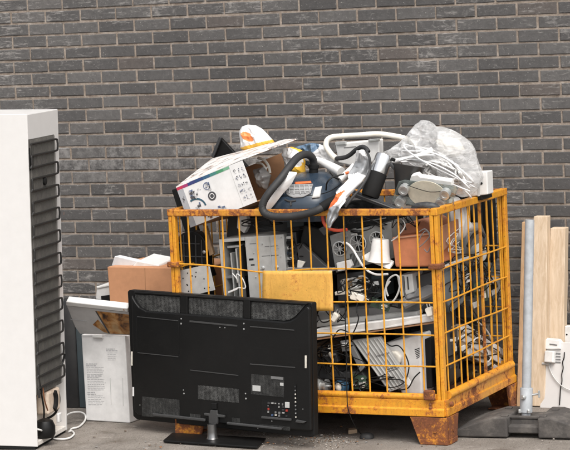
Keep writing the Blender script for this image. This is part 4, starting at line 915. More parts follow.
for u, v in ((405.3, 187.5), (401.6, 199.5), (446.5, 192), (442, 201)):
    p = GP(u, v, .001); MB().lathe(p, gn, [(.0215, 0), (.0215, .020), (.0195, .0205), (.0195, .023), (.0215, .0235), (.0215, .032), (.013, .032), (.012, .028)], 24).build('steel_foot', STEEL, gs)
MB().tube([GP(401, 183, .004), GP(408, 185.5, .01), GP(430, 192, .012), GP(448, 190, .006)], .0016, 6, 4).build('lead', MBLACK, gs)
MB().tube([GP(446, 195, .004), GP(453, 199, .01), GP(452.5, 206, .012), GP(447, 211, .006)], .0016, 6, 4).build('lead', MGREY, gs)
MB().prism([GP(409.5, 181.5, -.012), GP(411, 176, -.012), GP(417.5, 174.6, -.012), GP(420, 177, -.012), GP(451, 181.5, -.012), GP(452.5, 186, -.012)], -gn*.03).build('white_housing', WPLAS, gs, bevel=.003)
o = MB().puff(rp([(410.5, 211), (411.5, 205.8), (417, 202.6), (427, 201.6), (436, 203), (440, 206.5), (440.5, 211.5), (426, 213)], .05), (0, -1, .3), .03, rings=10, amp=.002, fsc=30, seed=4, sharp=.6).build('black_handset', DGREY, None); tag(o, 'black rounded handset lying on the cage rail below the glass scale', 'handset')
bl = thing('black_rail', 'long black double edged profile slanting down to the cage rail', 'profile', Y(380, 203, .06).to_tuple())
MB().prism([Y(352, 190.6, .16), Y(408, 212.5, .03), Y(408, 216.5, .03), Y(352, 196.5, .16)], (0, .03, 0)).build('profile_body', DGREY, bl, bevel=.003)
MB().prism([Y(352.2, 192.4, .155), Y(408, 213.6, .026), Y(408, 214.5, .026), Y(352.2, 193.4, .155)], (0, .004, 0)).build('bright_edge', MGREY, bl)
o = MB().puff(rp([(340, 207), (352, 201), (368, 202), (392, 208), (398, 214), (345, 214)], .22), (0, -1, .2), .03, amp=.02, fsc=22, seed=8, edge=.012, sharp=.7).build('tangled_rags', MBLACK, None); tag(o, 'dark tangled rag under the black profile', 'rag')
# clear bag with white cables
cbP = [(385, 154), (392, 150), (400, 144.5), (407, 137.5), (413, 130), (417.5, 123.5), (423, 120), (430, 121.5), (434, 126.5), (442, 126), (450, 129.5), (458, 135), (466, 141), (472, 149), (476.5, 158), (480, 168), (481, 177), (477.5, 186), (471, 194), (462, 197), (449, 191), (437, 186), (425, 180), (414, 171), (400, 163), (388, 160)]
CBm, N, L, B = newmat('clear_film'); nt = bpy.data.materials['clear_film'].node_tree
tc = N.new('ShaderNodeTexCoord'); mp = N.new('ShaderNodeMapping'); mp.inputs['Scale'].default_value = (1, 1, 2.2); mp.inputs['Rotation'].default_value = (.3, .5, .2); L.new(tc.outputs['Object'], mp.inputs['Vector'])
n1 = noi(N, L, mp.outputs['Vector'], 11, 7, .68, 1.6); r1 = ramp(N, [(.34, (.30,)*3), (.47, (.44,)*3), (.57, (.72,)*3), (.72, (.88,)*3)]); L.new(n1.outputs['Fac'], r1.inputs['Fac'])
B.inputs['Base Color'].default_value = (.90, .905, .91, 1); B.inputs['Roughness'].default_value = .32; bump(N, L, B, n1.outputs['Fac'], .6, .015)
tr = N.new('ShaderNodeBsdfTransparent'); mx = N.new('ShaderNodeMixShader'); L.new(r1.outputs['Color'], mx.inputs[0]); L.new(tr.outputs[0], mx.inputs[1]); tl = N.new('ShaderNodeBsdfTranslucent'); tl.inputs['Color'].default_value = (.9, .9, .9, 1); m2 = N.new('ShaderNodeMixShader'); m2.inputs[0].default_value = .45; L.new(B.outputs[0], m2.inputs[1]); L.new(tl.outputs[0], m2.inputs[2]); L.new(m2.outputs[0], mx.inputs[2]); L.new(mx.outputs[0], N['Material Output'].inputs['Surface'])
mb = MB().puff(rp(cbP, .42), (-.2, -1, .25), .10, rings=44, per=200, amp=.036, fsc=9, seed=6, c=Y(440, 160, .42), edge=.016, ridge=True)
o = mb.build('clear_bag', CBm, None); tag(o, 'big clear plastic bag stuffed with white cables on top of the heap', 'bag')
mb = MB(); rnd = random.Random(21)
bc = Y(450, 168, .40); pts = []
for k in range(95):
    a = k*.55; e = 1-.25*rnd.random(); 
    pts.append(bc+V((math.cos(a)*.085*e+.012*math.sin(k*.9), -.06+rnd.uniform(-.05, .05), math.sin(a)*.045*e-math.cos(a)*.020-.01+rnd.uniform(-.008, .008))))
mb.tube(pts, .0042, 6, 5); o = mb.build('white_cable_coil', WPLAS, None); tag(o, 'bundle of coiled white cable inside the clear bag', 'cable')
mb = MB(); pts = []
for k in range(60):
    t = .5+.5*math.sin(k*.55); pts.append(Y(402+70*t+3*math.sin(k*1.3), 156+30*t*t+9*math.sin(k*.23+1)+4*math.sin(k*.9), .325+.05*math.sin(k*.5)))
mb.tube(pts, .0038, 6, 4); o = mb.build('white_flex', WFILM, None); tag(o, 'loose white flex running through the clear bag', 'cable')
o = MB().tube([Y(388, 162.5, .33), Y(402, 160, .31), Y(416, 157, .30), Y(427, 153, .30), Y(433, 149.5, .31)], .012, 12, 5, rs=(.011, .0135)).build('white_tube', WPLAS, None); tag(o, 'thick white tube end lying over the cone shade', 'tube')
o = MB().puff(rp([(436, 140), (447, 136), (459, 140), (465, 150), (456, 158), (441, 155)], .44), (0, -1, .1), .05, amp=.006, fsc=18, seed=7).build('cream_lump', CREAM, None); tag(o, 'cream plastic housing inside the upper part of the clear bag', 'housing')
ad = thing('power_adapter', 'white box shaped power adapter with a dark socket hole at the right of the heap', 'adapter', Y(477, 197, .5).to_tuple())
MB().prism(rp([(462, 173), (487, 171.5), (488, 194.5), (463, 197.5)], .46), (0, .07, 0)).build('housing', WPLAS, ad, bevel=.004)
MB().prism(rp([(476.5, 173), (479, 172.8), (480, 196), (477.6, 196.3)], .458), (0, .002, 0)).build('seam', LGREY, ad)
MB().lathe(Y(481.3, 183.4, .459), (0, -1, 0), [(.006, 0), (.006, .0015)], 12).build('socket_hole', MBLACK, ad)
o = MB().prism(rp([(447, 197.5), (482, 194.5), (483, 200), (448, 204)], .47), (0, .12, 0)).build('flat_black_box', BLACK, None, bevel=.005); tag(o, 'flat black box under the white power adapter', 'box')

# ------------------------------------------------------------------ scrap inside the cage
PLAT = .163
def onfloor(p, z=PLAT): return (p.x, p.y, z)
# dark machines filling the back and the bottom
case0 = thing('computer_case', 'black computer case standing in the back row of the cage behind the black monitor', 'computer', (-.30, .62, PLAT), 'black computer cases in the back of the cage')
MB().box((-.40, .42, PLAT), (-.20, .79, PLAT+.46)).build('case_shell', MBLACK, case0, bevel=.004)
MB().box((-.385, .412, PLAT+.30), (-.215, .4195, PLAT+.44)).build('drive_bay', BLACK, case0, bevel=.002)
MB().box((-.385, .415, PLAT+.03), (-.215, .4195, PLAT+.27)).build('front_grille', VENT2, case0)
MB().lathe((-.30, .4118, PLAT+.285), (0, -1, 0), [(.009, 0), (.009, .004)], 14).build('power_button', MGREY, case0)
def dup(root, loc, rz, label, group=None, sc=None):
    r = root.copy(); COL.objects.link(r); r.location = V(loc); r.rotation_euler = (0, 0, rz); r['label'] = label
    if sc: r.scale = sc
    if group: r['group'] = group
    for ch in list(root.children):
        c = ch.copy(); COL.objects.link(c); c.parent = r
        for g in ch.children: d = g.copy(); COL.objects.link(d); d.parent = c
    return r
G = 'black computer cases in the back of the cage'
dup(case0, (-.55, .60, PLAT), .06, 'black computer case standing at the back of the cage behind the black monitor stand', G)
dup(case0, (-.80, .62, PLAT), -.05, 'black computer case standing at the back of the cage behind the bare steel chassis', G)
dup(case0, (-1.03, .60, PLAT), .04, 'black computer case standing in the back corner of the cage beside the ribbed black cover', G)
dup(case0, (-.225, .60, PLAT), -.03, 'black computer case in the back corner of the cage behind the side wire mesh', G, (.8, 1, .92))
dup(case0, (-.55, .61, PLAT+.465), .5*PI+.05, 'black computer case lying across the other cases at the back of the cage', G, (1, 1, .58))
dup(case0, (-.93, .62, PLAT+.465), .5*PI-.04, 'black computer case lying across the cases behind the ribbed black cover', G, (1, .9, .56))
dup(case0, (-.34, .60, PLAT+.465), .5*PI-.1, 'black computer case lying across the cases behind the terracotta case', G, (.9, .8, .5))
o = MB().box((-1.17, .30, PLAT), (-.60, .41, PLAT+.36)).build('black_crate', MBLACK, None, bevel=.006); tag(o, 'black crate on the cage floor below the steel chassis', 'crate')
o = MB().box((-.58, .30, PLAT), (-.24, .40, PLAT+.20)).build('dark_monitor', MBLACK, None, bevel=.008); tag(o, 'dark monitor lying on the cage floor behind the small motors', 'monitor')

# ribbed black cover with arched top
rc = thing('ribbed_cover', 'black ribbed plastic cover with an arched top at the left end of the cage', 'cover', onfloor(Y(190, 290, .16)))
ar = [(173, 330)] + [(189.5-17.5*math.cos(t), 252-21*math.sin(t)+1.2*math.cos(t)*(1)) for t in [PI*k/14 for k in range(15)]] + [(211, 330)]
ar[0] = (174, 330)
MB().prism(rp(ar, .18), (0, .05, 0)).build('cover_shell', BLACK, rc, bevel=.004)
mb = MB()
for k in range(1, 6): 
    u = 172+k*5.9; h = 21*math.sqrt(max(.05, 1-((u-189.5)/17.5)**2)); mb = MB().tube([Y(u, 252-h+3, .177), Y(u+1.2, 300, .177)], .0028, 6, 1); mb.build('moulded_rib', RIBL, rc)
for k in range(4):
    v = 243+k*13; MB().tube([Y(175.5 if k else 179, v, .177), Y(206 if k else 200, v+1, .177)], .0028, 6, 1).build('moulded_rib', RIBL, rc)
for u, v in ((173.5, 258.5), (204.3, 252), (175.5, 284)): MB().lathe(Y(u, v, .176), (0, -1, 0), [(.008, 0), (.008, .003), (.004, .005)], 10).build('screw', STEEL, rc)
# perforated plate
ppn = thing('perforated_plate', 'small light grey perforated plate in front of the black ribbed cover', 'plate', onfloor(Y(195, 290, .06)))
q4 = rp([(174.3, 271.8), (209, 264.2), (215, 290), (179.5, 299)], .055)
MB().prism(q4, (0, .004, 0)).build('metal_sheet', SHEET, ppn, bevel=.001)
for k in range(11):
    a, b = random.Random(k).random()*.8+.1, random.Random(k+50).random()*.75+.12
    p = q4[0].lerp(q4[1], a).lerp(q4[3].lerp(q4[2], a), b); MB().lathe(p+V((0, -.0004, 0)), (0, -1, 0), [(.0032, 0), (.0032, .0003)], 8).build('punched_hole', MBLACK, ppn)
o = MB().prism([Y(202.5, 226, .21), Y(206, 226, .21), Y(213.5, 254, .17), Y(209.5, 256, .17)], (0, .02, 0)).build('wood_stick', PLANKB, None, bevel=.002); tag(o, 'short wooden stick between the black slab and the steel chassis', 'stick')
# bare steel chassis
ch = thing('steel_chassis', 'bare light steel computer chassis with open drive bays, near the front wire of the cage', 'chassis', onfloor(Y(252, 298, .2)))
cy = .10
def cq(a, b, d=0):   # a,b across the front of the chassis
    p = [(218.6, 239.5), (283.5, 234.2), (288.5, 301), (224.5, 303)]
    u = (p[0][0]*(1-a)+p[1][0]*a)*(1-b)+(p[3][0]*(1-a)+p[2][0]*a)*b; v = (p[0][1]*(1-a)+p[1][1]*a)*(1-b)+(p[3][1]*(1-a)+p[2][1]*a)*b
    return Y(u, v, cy)+V((0, -d, 0))
def cbx(a0, b0, a1, b1, d0, d1): return MB().prism([cq(a0, b0, d1), cq(a1, b0, d1), cq(a1, b1, d1), cq(a0, b1, d1)], (0, d1-d0, 0))
cbx(.40, .0, 1, 1, -.28, 0).build('bay_sheet', SHEET, ch, bevel=.002)
cbx(.0, .0, .05, 1, -.28, 0).build('side_flange', SHEET, ch, bevel=.001)
cbx(.052, .0, .398, .05, -.28, 0).build('top_flange', SHEET, ch, bevel=.001)
cbx(.052, .05, .398, 1, -.27, -.16).build('drive_stack', MBLACK, ch)
for k, b in enumerate((.12, .23, .33, .44)): cbx(.07, b, .36+.03*(k % 2), b+.035, -.16, -.03-.01*k).build('drive_shelf', SHEET if k % 2 == 0 else DGREY, ch, bevel=.001)
cbx(.175, .22, .195, 1, -.05, .012).build('upright_bar', STEEL, ch, bevel=.001); cbx(.25, .16, .272, .96, -.05, .006).build('upright_bar', STEEL, ch, bevel=.001); cbx(.32, .12, .345, .6, -.05, .004).build('upright_bar', MBLACK, ch, bevel=.001)
cbx(.05, .58, .24, .62, -.05, -.01).build('drive_shelf', MGREY, ch)
for a, b, w, h in ((.47, .10, .10, .012), (.64, .30, .16, .012), (.78, .30, .12, .014), (.70, .16, .2, .010), (.46, .42, .06, .02), (.44, .33, .07, .03)): cbx(a, b, a+w, b+h, 0, .0006).build('slot', MBLACK if w < .1 else MGREY, ch)
for a in (.575, .775): cbx(a, .02, a+.012, .98, 0, .004).build('pressed_ridge', SHEET, ch, bevel=.001)
for a, b, r in ((.66, .12, .004), (.90, .2, .003), (.62, .5, .004), (.93, .33, .003), (.86, .485, .009), (.645, .485, .009), (.52, .25, .003), (.52, .62, .003), (.7, .7, .004), (.9, .75, .003), (.96, .05, .003)): MB().lathe(cq(a, b, .0003), (0, -1, 0), [(r, 0), (r, .002), (r*.6, .004)], 10).build('screw', STEEL, ch)
cs = thing('card_cage', 'dark board with metal sockets standing at the right side of the steel chassis', 'circuit board', onfloor(Y(291, 270, .14)))
MB().prism(rp([(285.5, 233), (296, 232), (298.5, 272), (289, 272)], .13), (0, .2, 0)).build('board', DGREY, cs, bevel=.002)
for k in range(7):
    v = 236+k*5.2; MB().prism(rp([(287.2+k*.25, v), (293.6+k*.25, v-.4), (293.8+k*.25, v+2.4), (287.4+k*.25, v+2.8)], .128), (0, -.012, 0)).build('socket', (STEEL, MBLACK, LGREY, NAVY, STEEL, MBLACK, CREAM)[k], cs, bevel=.001)
# black monitor and its stand
mn = thing('black_monitor', 'big black monitor lying on edge behind the wire, right of the steel chassis', 'monitor', onfloor(Y(318, 270, .15)))
MB().prism(rp([(304, 224), (327, 230), (337, 268), (333, 272), (299, 272), (300, 240)], .13), (0, .12, 0)).build('monitor_back', BLACK, mn, bevel=.008)
MB().prism(rp([(296, 244), (301, 243), (324, 264), (332, 270), (300, 271)], .10), (0, .025, 0)).build('monitor_stand', DGREY, mn, bevel=.004)
MB().prism(rp([(297.5, 260), (305, 262), (301, 269), (297, 268)], .09), (0, .01, 0)).build('white_hook', CREAM, mn, bevel=.002)
o = MB().prism(rp([(286, 268.5), (333, 268), (333, 271.5), (286, 272)], .06), (0, .03, 0)).build('steel_strip', MGREY, None, bevel=.002); tag(o, 'grey metal strip lying along the middle wire above the yellow plate', 'strip')
o = MB().prism(rp([(228, 215), (300, 220), (300, 236), (226, 240)], .30), (0, .06, 0)).build('grey_tray', DGREY, None, bevel=.006); tag(o, 'dark grey tray under the product carton and the vacuum cleaner', 'tray')
o = MB().prism(rp([(286, 214), (304, 214), (304, 226), (287, 228)], .2), (0, .1, 0)).build('navy_case', TEAL, None, bevel=.004); tag(o, 'dark blue grey case just below the vacuum cleaner hose', 'case')
# grey tower, seen from its back
tw = thing('computer_tower', 'grey computer tower with fan grilles and sockets showing, left of the white cone', 'computer', onfloor(Y(360, 270, .2)))
tP = [(329.4, 235.6), (390.8, 222.2), (394, 258), (336, 272.8)]
def tq(a, b, d=0):
    u = (tP[0][0]*(1-a)+tP[1][0]*a)*(1-b)+(tP[3][0]*(1-a)+tP[2][0]*a)*b; v = (tP[0][1]*(1-a)+tP[1][1]*a)*(1-b)+(tP[3][1]*(1-a)+tP[2][1]*a)*b
    return Y(u, v, .12+.03*a)+V((0, -d, 0))
def tbx(a0, b0, a1, b1, d0, d1): return MB().prism([tq(a0, b0, d1), tq(a1, b0, d1), tq(a1, b1, d1), tq(a0, b1, d1)], (0, d1-d0, 0))
TWM = mat('tower_steel', (.22, .225, .22), .5, .4, dirt=.6, dsc=10, bmp=.06)
tbx(0, 0, 1, 1, -.30, 0).build('tower_shell', TWM, tw, bevel=.002)
for a, b, r in ((.13, .40, .032), (.44, .37, .038), (.75, .38, .034)):
    f = MB(); c = tq(a, b, .0005); f.lathe(c, (0, -1, 0), [(r, 0), (r, .003), (r-.004, .004), (r-.006, .0005)], 26, close=False); fo_ring = f.build('fan_ring', STEEL, tw)
    MB().lathe(c, (0, -1, 0), [(r-.006, 0), (r-.006, .0006)], 24).build('fan_opening', MBLACK, fo_ring)
    MB().lathe(c+V((0, -.001, 0)), (0, -1, 0), [(.012, 0), (.012, .003)], 14).build('fan_hub', MGREY, fo_ring)
    for k in range(4):
        t = k*PI/4+.2; e = V((math.cos(t), 0, math.sin(t)))*(r-.003); MB().tube([c-e+V((0, -.0035, 0)), c+e+V((0, -.0035, 0))], .0012, 5, 1).build('grille_wire', STEEL, fo_ring)
rnd = random.Random(4)
for k in range(16):
    a, b = rnd.uniform(.04, .93), rnd.choice((.08, .72, .80)); tbx(a, b, a+rnd.uniform(.02, .06), b+rnd.uniform(.03, .08), .0004, .004+rnd.random()*.004).build('socket', rnd.choice((STEEL, MBLACK, MBLACK, LGREY, MGREY)), tw)
for k in range(6): tbx(.28+k*.022, .60, .288+k*.022, .94, .0004, .0016).build('expansion_slot', MBLACK, tw)
o = MB().prism(rp([(336, 263), (349.5, 259.8), (352, 265.5), (350, 269.5), (337.5, 271.5)], .09), (0, .025, 0)).build('white_plug_strip', WPLAS, None, bevel=.003); tag(o, 'white plug strip under the fan grille of the grey tower', 'plug strip')
# white cone base
wc = thing('white_cone', 'white cone shaped base on a square flange, between the grey tower and the terracotta case', 'cone', onfloor(Y(378, 267, .07)))
k0, k1 = Y(379.5, 261, .062), Y(380.8, 239, .068)
MB().lathe(k0, (k1-k0), [(.050, -.004), (.046, .004), (.041, .03), (.035, (k1-k0).length-.004), (.033, (k1-k0).length), (.025, (k1-k0).length), (.024, (k1-k0).length-.01)], 30).build('cone_body', WPLAS, wc)
MB().lathe(k1-V((0, 0, .003)), (0, 0, 1), [(.024, 0), (.024, .001)], 20).build('cone_opening', LGREY, wc)
fq_ = [Y(361.8, 256, .075), Y(371, 250.5, .105), Y(394.5, 261, .085), Y(390, 267, .03)]
MB().prism(fq_, (0, -.004, -.012)).build('flange', WPLAS, wc, bevel=.003)
# terracotta coloured case
tc_ = thing('terracotta_case', 'dusty terracotta coloured case in the upper right front corner of the cage', 'case', onfloor(Y(412, 266, .1)))
a, b, c, d = rp([(391.4, 237.5), (431.8, 232.8), (432.4, 266.6), (395.2, 267.4)], .055)
mb = MB().prism([a, b, c, d], (0, .26, .0)); mb.build('case_body', COPPER, tc_, bevel=.008, seg=3)
up_ = MB().prism(rp([(399, 236.2), (403, 224), (424, 219), (430, 222), (431.5, 232.4)], .10), (0, .2, 0)).build('case_lid', mat('dusty_terracotta', (.26, .10, .05), .75, dirt=.8, dsc=11, dirtcol=(.12, .06, .045)), tc_, bevel=.008)
MB().tube([Y(393, 238.4, .052), Y(412, 236.4, .050), Y(431, 234, .052)], .003, 6, 2).build('seam', mat('worn_terracotta', (.46, .24, .15), .7), tc_)
MB().prism([V((-.046, .05, a.z+.03)), V((-.046, .33, a.z+.045)), V((-.046, .33, c.z+.10)), V((-.046, .05, c.z+.03))], (.010, 0, 0)).build('side_plate', mat('brown_hardboard', (.30, .14, .08), .8, dirt=.5), tc_)
# wires
def wire(pts, r, m, lab, cat='cable', name='loose_cable', sub=6):
    o = MB().tube([Y(*p) for p in pts], r, 7, sub).build(name, m, None); return tag(o, lab, cat)
wire([(343.5, 242.5, .05), (348, 244, .04), (353, 249.5, .035), (358, 258, .03), (363, 266, .03), (369, 271.5, .03), (377, 274.5, .03), (388, 274, .03)], .0048, WPLAS, 'white cable curving down across the front of the grey tower')
wire([(391.5, 241, .03), (398, 236, .028), (405, 226, .03), (402, 219, .03)], .0025, LGREY, 'thin pale wire crossing the top corner of the terracotta case')
wire([(419, 232, .03), (425, 229, .028), (430, 235, .03), (424, 243, .03), (418, 247, .03), (421, 236, .03), (427, 231, .03), (431, 242, .03), (428, 252, .03), (424, 249, .03)], .0022, MGREY, 'thin grey wire tangled over the right end of the terracotta case')
wire([(402, 215, .03), (403, 222, .03), (406, 230, .035), (398, 222, .03), (392, 228, .03), (395, 216, .03)], .002, BLACK, 'thin black wire hanging above the terracotta case')
wire([(388, 296, .04), (386, 288, .035), (389, 279, .035), (396, 275, .035), (400, 281, .035), (398, 293, .035), (392, 302, .035), (386, 300, .035), (385, 290, .035), (390, 281, .035)], .004, LGREY, 'pale grey cable coiled in a loop below the white cone')
wire([(403, 276, .05), (404, 290, .04), (407, 299, .035), (413, 298, .03), (421, 296, .03)], .004, DGREY, 'dark cable bent along the grey plate under the terracotta case')
for k, (p, lab) in enumerate((([(344.5, 214, .015), (345.2, 240, .0), (346, 275, -.004), (345.2, 310, -.005), (345.8, 340, -.004), (346.5, 372, -.006), (347, 394, -.02), (348, 408, -.026), (352.5, 421, -.01), (359, 431.5, .05), (365, 437, .085)], 'long thin black cord hanging down the front wire to the mouse on the ground'),
        ([(357.5, 302, .03), (356.5, 310, .02), (358.5, 318, .015), (356, 327, .015), (352, 335, .02), (349, 341, .03)], 'black cord knotted below the pale wooden strip'),
        ([(366.5, 303, .03), (368, 312, .02), (365.5, 321, .015), (366.5, 334, .01), (370, 333, .015)], 'black cord hanging between the two white battens'),
        ([(318, 315, .03), (322, 322, .02), (330, 320, .015), (334, 309, .015), (332, 302, .02)], 'thin black cord looping beside the yellow plate'),
        ([(333, 338, .012), (339, 330, .008), (348, 332, .008), (352, 338, .015), (346, 347, .015), (348, 360, .01), (346, 371, .01)], 'black cord looped over the lower white batten'),
        ([(384, 341, .015), (391, 346, .02), (398, 345.5, .02), (404, 352, .02), (409, 366, .02), (406, 380, .02)], 'black cord lying over the white appliance in the bottom of the cage'),
        ([(420, 372, .02), (414, 378, .015), (408, 388, .02), (398, 390, .03)], 'black cord at the foot of the white appliance'))):
    wire(p, .0028 if k else .0022, BLACK, lab, 'cord', 'flex')
# grey plates below the terracotta case
o = MB().prism([Y(398.5, 300.5, .06), Y(404.5, 306.8, .04), Y(432.5, 293, .05), Y(432.5, 285, .12), Y(424, 284, .16)], (0, .008, -.012)).build('grey_plate', MGREY, None, bevel=.002); tag(o, 'grey angular plate below the terracotta case', 'plate')
ub = thing('grey_unit', 'light grey plastic unit with slots under the white cone', 'unit', onfloor(Y(405, 292, .1)))
MB().prism(rp([(396.5, 276), (412, 273.5), (414, 292), (400.5, 297.5)], .10), (0, .12, 0)).build('unit_body', LGREY, ub, bevel=.004)
for k in range(3): MB().prism(rp([(399+k*3.8, 277.5-k*.4), (400.4+k*3.8, 277.3-k*.4), (401.6+k*3.8, 291-k*.8), (400.2+k*3.8, 291.3-k*.8)], .0985), (0, .001, 0)).build('slot', DGREY, ub)
o = MB().prism(rp([(413, 277), (431, 272), (432, 284), (416, 291)], .14), (0, .1, 0)).build('black_drive', DGREY, None, bevel=.003); tag(o, 'dark drive unit above the grey angular plate', 'drive')
o = MB().prism(rp([(336, 273.5), (366, 271), (368, 300), (338, 306)], .15), (0, .1, 0)).build('grey_case', DGREY, None, bevel=.006); tag(o, 'dark grey case right of the yellow plate', 'case')
o = MB().prism(rp([(360, 276), (384, 274), (386, 296), (364, 299)], .20), (0, .1, 0)).build('clear_case', TEAL, None, bevel=.006); tag(o, 'slate coloured case behind the coiled grey cable', 'case')
o = MB().prism(rp([(334.5, 292), (366, 288.8), (366.5, 291.8), (335, 295.5)], .05), (0, .02, 0)).build('pale_strip', CREAM, None, bevel=.002); tag(o, 'thin pale wooden strip right of the yellow plate', 'strip')
def plug(p, y, rot, lab):
    c = Y(p[0], p[1], y); d = V((math.cos(rot), 0, math.sin(rot))); e = V((-d.z, 0, d.x))
    t = thing('plug', lab, 'plug', c)
    MB().prism([c-d*.022-e*.012, c+d*.008-e*.016, c+d*.014-e*.010, c+d*.014+e*.010, c+d*.008+e*.016, c-d*.022+e*.012], (0, .028, 0)).build('plug_body', CREAM, t, bevel=.003)
    for s in (-1, 1): MB().tube([c+d*.012+e*.006*s+V((0, .014, 0)), c+d*.03+e*.006*s+V((0, .014, 0))], .0025, 7, 1).build('prong', STEEL, t)
    MB().tube([c-d*.02+V((0, .014, 0)), c-d*.04+V((0, .012, .004))], .006, 8, 1, rs=(.008, .004)).build('strain_relief', CREAM, t)
    return t
plug((334, 316.5), .012, 1.0, 'cream plug hanging right of the yellow plate corner')
plug((361, 298.5), .02, -.5, 'cream plug at the right end of the pale wooden strip')
plug((353, 296.5), .03, 2.8, 'cream plug lying on the pale wooden strip')
plug((428.5, 311), .02, 1.8, 'cream plug at the right end of the lower white batten')
# battens
b1 = thing('lower_batten', 'long white batten slanting across the cage, lower and longer of the two', 'batten', onfloor(Y(370, 325, .05)))
MB().prism([Y(310, 338.6, .035), Y(378, 329.5, .05), Y(432.6, 321.5, .05), Y(431.4, 314.2, .05), Y(316, 329, .035)], (0, .05, .0)).build('batten_body', WPLAS, b1, bevel=.004)
MB().prism([Y(312, 340.6, .04), Y(378, 331.3, .055), Y(432.6, 323.6, .055), Y(432.6, 321.9, .055), Y(378, 329.9, .055), Y(312, 338.9, .04)], (0, .045, 0)).build('brown_edge', CARDIN, b1)
b2 = thing('upper_batten', 'long pale grey batten slanting across the cage above the white one', 'batten', onfloor(Y(370, 315, .12)))
MB().prism(rp([(314, 327.8), (417.5, 315.2), (417, 311.2), (318, 321)], .10), (0, .06, 0)).build('batten_body', LGREY, b2, bevel=.003)
MB().prism(rp([(316, 321.2), (418, 310.4), (410, 305.2), (318, 312)], .13), (0, .1, .02)).build('grey_cover', MGREY, b2, bevel=.003)
# white appliance in the bottom
wa = thing('white_appliance', 'bulky white appliance housing with side slots in the bottom right of the cage', 'appliance', onfloor(Y(405, 390, .15)))
MB().prism(rp([(383, 343.5), (420, 334.5), (422.5, 395), (402, 395), (386.5, 365)], .13), (0, .30, 0)).build('housing', WPLAS, wa, bevel=.010, seg=3)
MB().prism(rp([(385, 352), (396, 351), (401, 357), (399.5, 364), (388, 362)], .10), (0, .03, 0)).build('rounded_cover', CREAM, wa, bevel=.009, seg=3)
for k in range(6): MB().prism(rp([(414.5+k*.4, 349.5+k*1.7), (419.5, 347.6+k*1.7), (419.6, 348.4+k*1.7), (414.6+k*.4, 350.3+k*1.7)], .129), (0, .0006, 0)).build('side_slot', MBLACK, wa)
# ribbed panel
rpn = thing('ribbed_panel_cover', 'grey ribbed plastic cover leaning in front of the white appliance', 'cover', onfloor(Y(385, 390, .08)))
R4 = [(351.5, 340), (380, 336.6), (411.5, 384), (389, 392.2)]
def rq(a, b, d=0):
    u = (R4[0][0]*(1-a)+R4[1][0]*a)*(1-b)+(R4[3][0]*(1-a)+R4[2][0]*a)*b; v = (R4[0][1]*(1-a)+R4[1][1]*a)*(1-b)+(R4[3][1]*(1-a)+R4[2][1]*a)*b
    return Y(u, v, .085-.035*b)+V((0, -d, 0))
RPM = mat('dusty_grey_plastic', (.36, .355, .34), .55, dirt=.5, dsc=12, dirtcol=(.14, .12, .10))
MB().prism([rq(0, 0), rq(1, 0), rq(1, 1), rq(0, 1)], (0, .02, 0)).build('panel_sheet', RPM, rpn, bevel=.003)
for k in range(7):
    a = .06+k*.14; MB().tube([rq(a, .03, .002), rq(a, .97, .002)], .0036, 6, 1).build('raised_rib', RPM, rpn)
for b in (.35, .62, .66): MB().tube([rq(.45, b, .004), rq(.96, b-.02, .004)], .0026, 6, 1).build('raised_rib', MGREY, rpn)
MB().prism([rq(.80, .86, .006), rq(1.06, .84, .006), rq(1.06, 1.0, .006), rq(.86, 1.02, .006)], (0, .004, 0)).build('white_corner', WPLAS, rpn, bevel=.002)
# small motors and dark scrap in the lower left
m0 = thing('small_motor', 'small silver motor lying on the cage floor beside the television', 'motor', onfloor(Y(320, 388, .06)))
MB().lathe(Y(311, 385.6, .06), (1, 0, 0), [(.028, 0), (.031, .004), (.031, .05), (.024, .052), (.024, .066), (.03, .068), (.03, .078), (.012, .08)], 26).build('motor_can', STEEL, m0)
MB().lathe(Y(311, 385.6, .06)+V((.0795, 0, 0)), (1, 0, 0), [(.006, 0), (.006, .018)], 12).build('shaft', CHROME, m0)
m1 = thing('blue_roll', 'blue edged roll standing on the cage floor right of the small silver motor', 'roll', onfloor(Y(338, 389, .05)))
MB().lathe(Y(339, 387, .05), (-.35, -1, .1), [(.030, -.03), (.031, 0), (.026, .006), (.02, .006), (.02, .001)], 26, close=False).build('outer_ring', mat('blue_ring', (.03, .10, .18), .45, dirt=.3), m1)
MB().lathe(Y(339, 387, .05), (-.35, -1, .1), [(.0195, -.02), (.0195, .004), (.012, .012), (.006, .014)], 22).build('white_core', CREAM, m1)
o = MB().prism(rp([(312, 362), (324, 365), (342, 372), (362, 371), (367, 379), (340, 381), (312, 378)], .09), (0, .10, 0)).build('dark_housing', DGREY, None, bevel=.006); tag(o, 'dark grey moulded housing above the small motors', 'housing')
o = MB().prism(rp([(346, 343), (351, 342), (365, 368), (360, 372)], .07), (0, .02, 0)).build('dark_flap', MGREY, None, bevel=.003); tag(o, 'grey flap left of the ribbed grey cover', 'flap')
o = MB().prism(rp([(314, 344), (333, 341), (334, 362), (315, 362)], .16), (0, .1, 0)).build('brown_drive', mat('brown_box', (.09, .055, .03), .7, dirt=.5), None, bevel=.005); tag(o, 'dark brown box under the left end of the white batten', 'box')
o = MB().tube([Y(330, 344, .08), Y(329, 352, .07), Y(333, 360, .07), Y(331, 366, .08)], .006, 8, 4).build('cream_tube', CREAM, None); tag(o, 'short cream tube beside the dark brown box', 'tube')

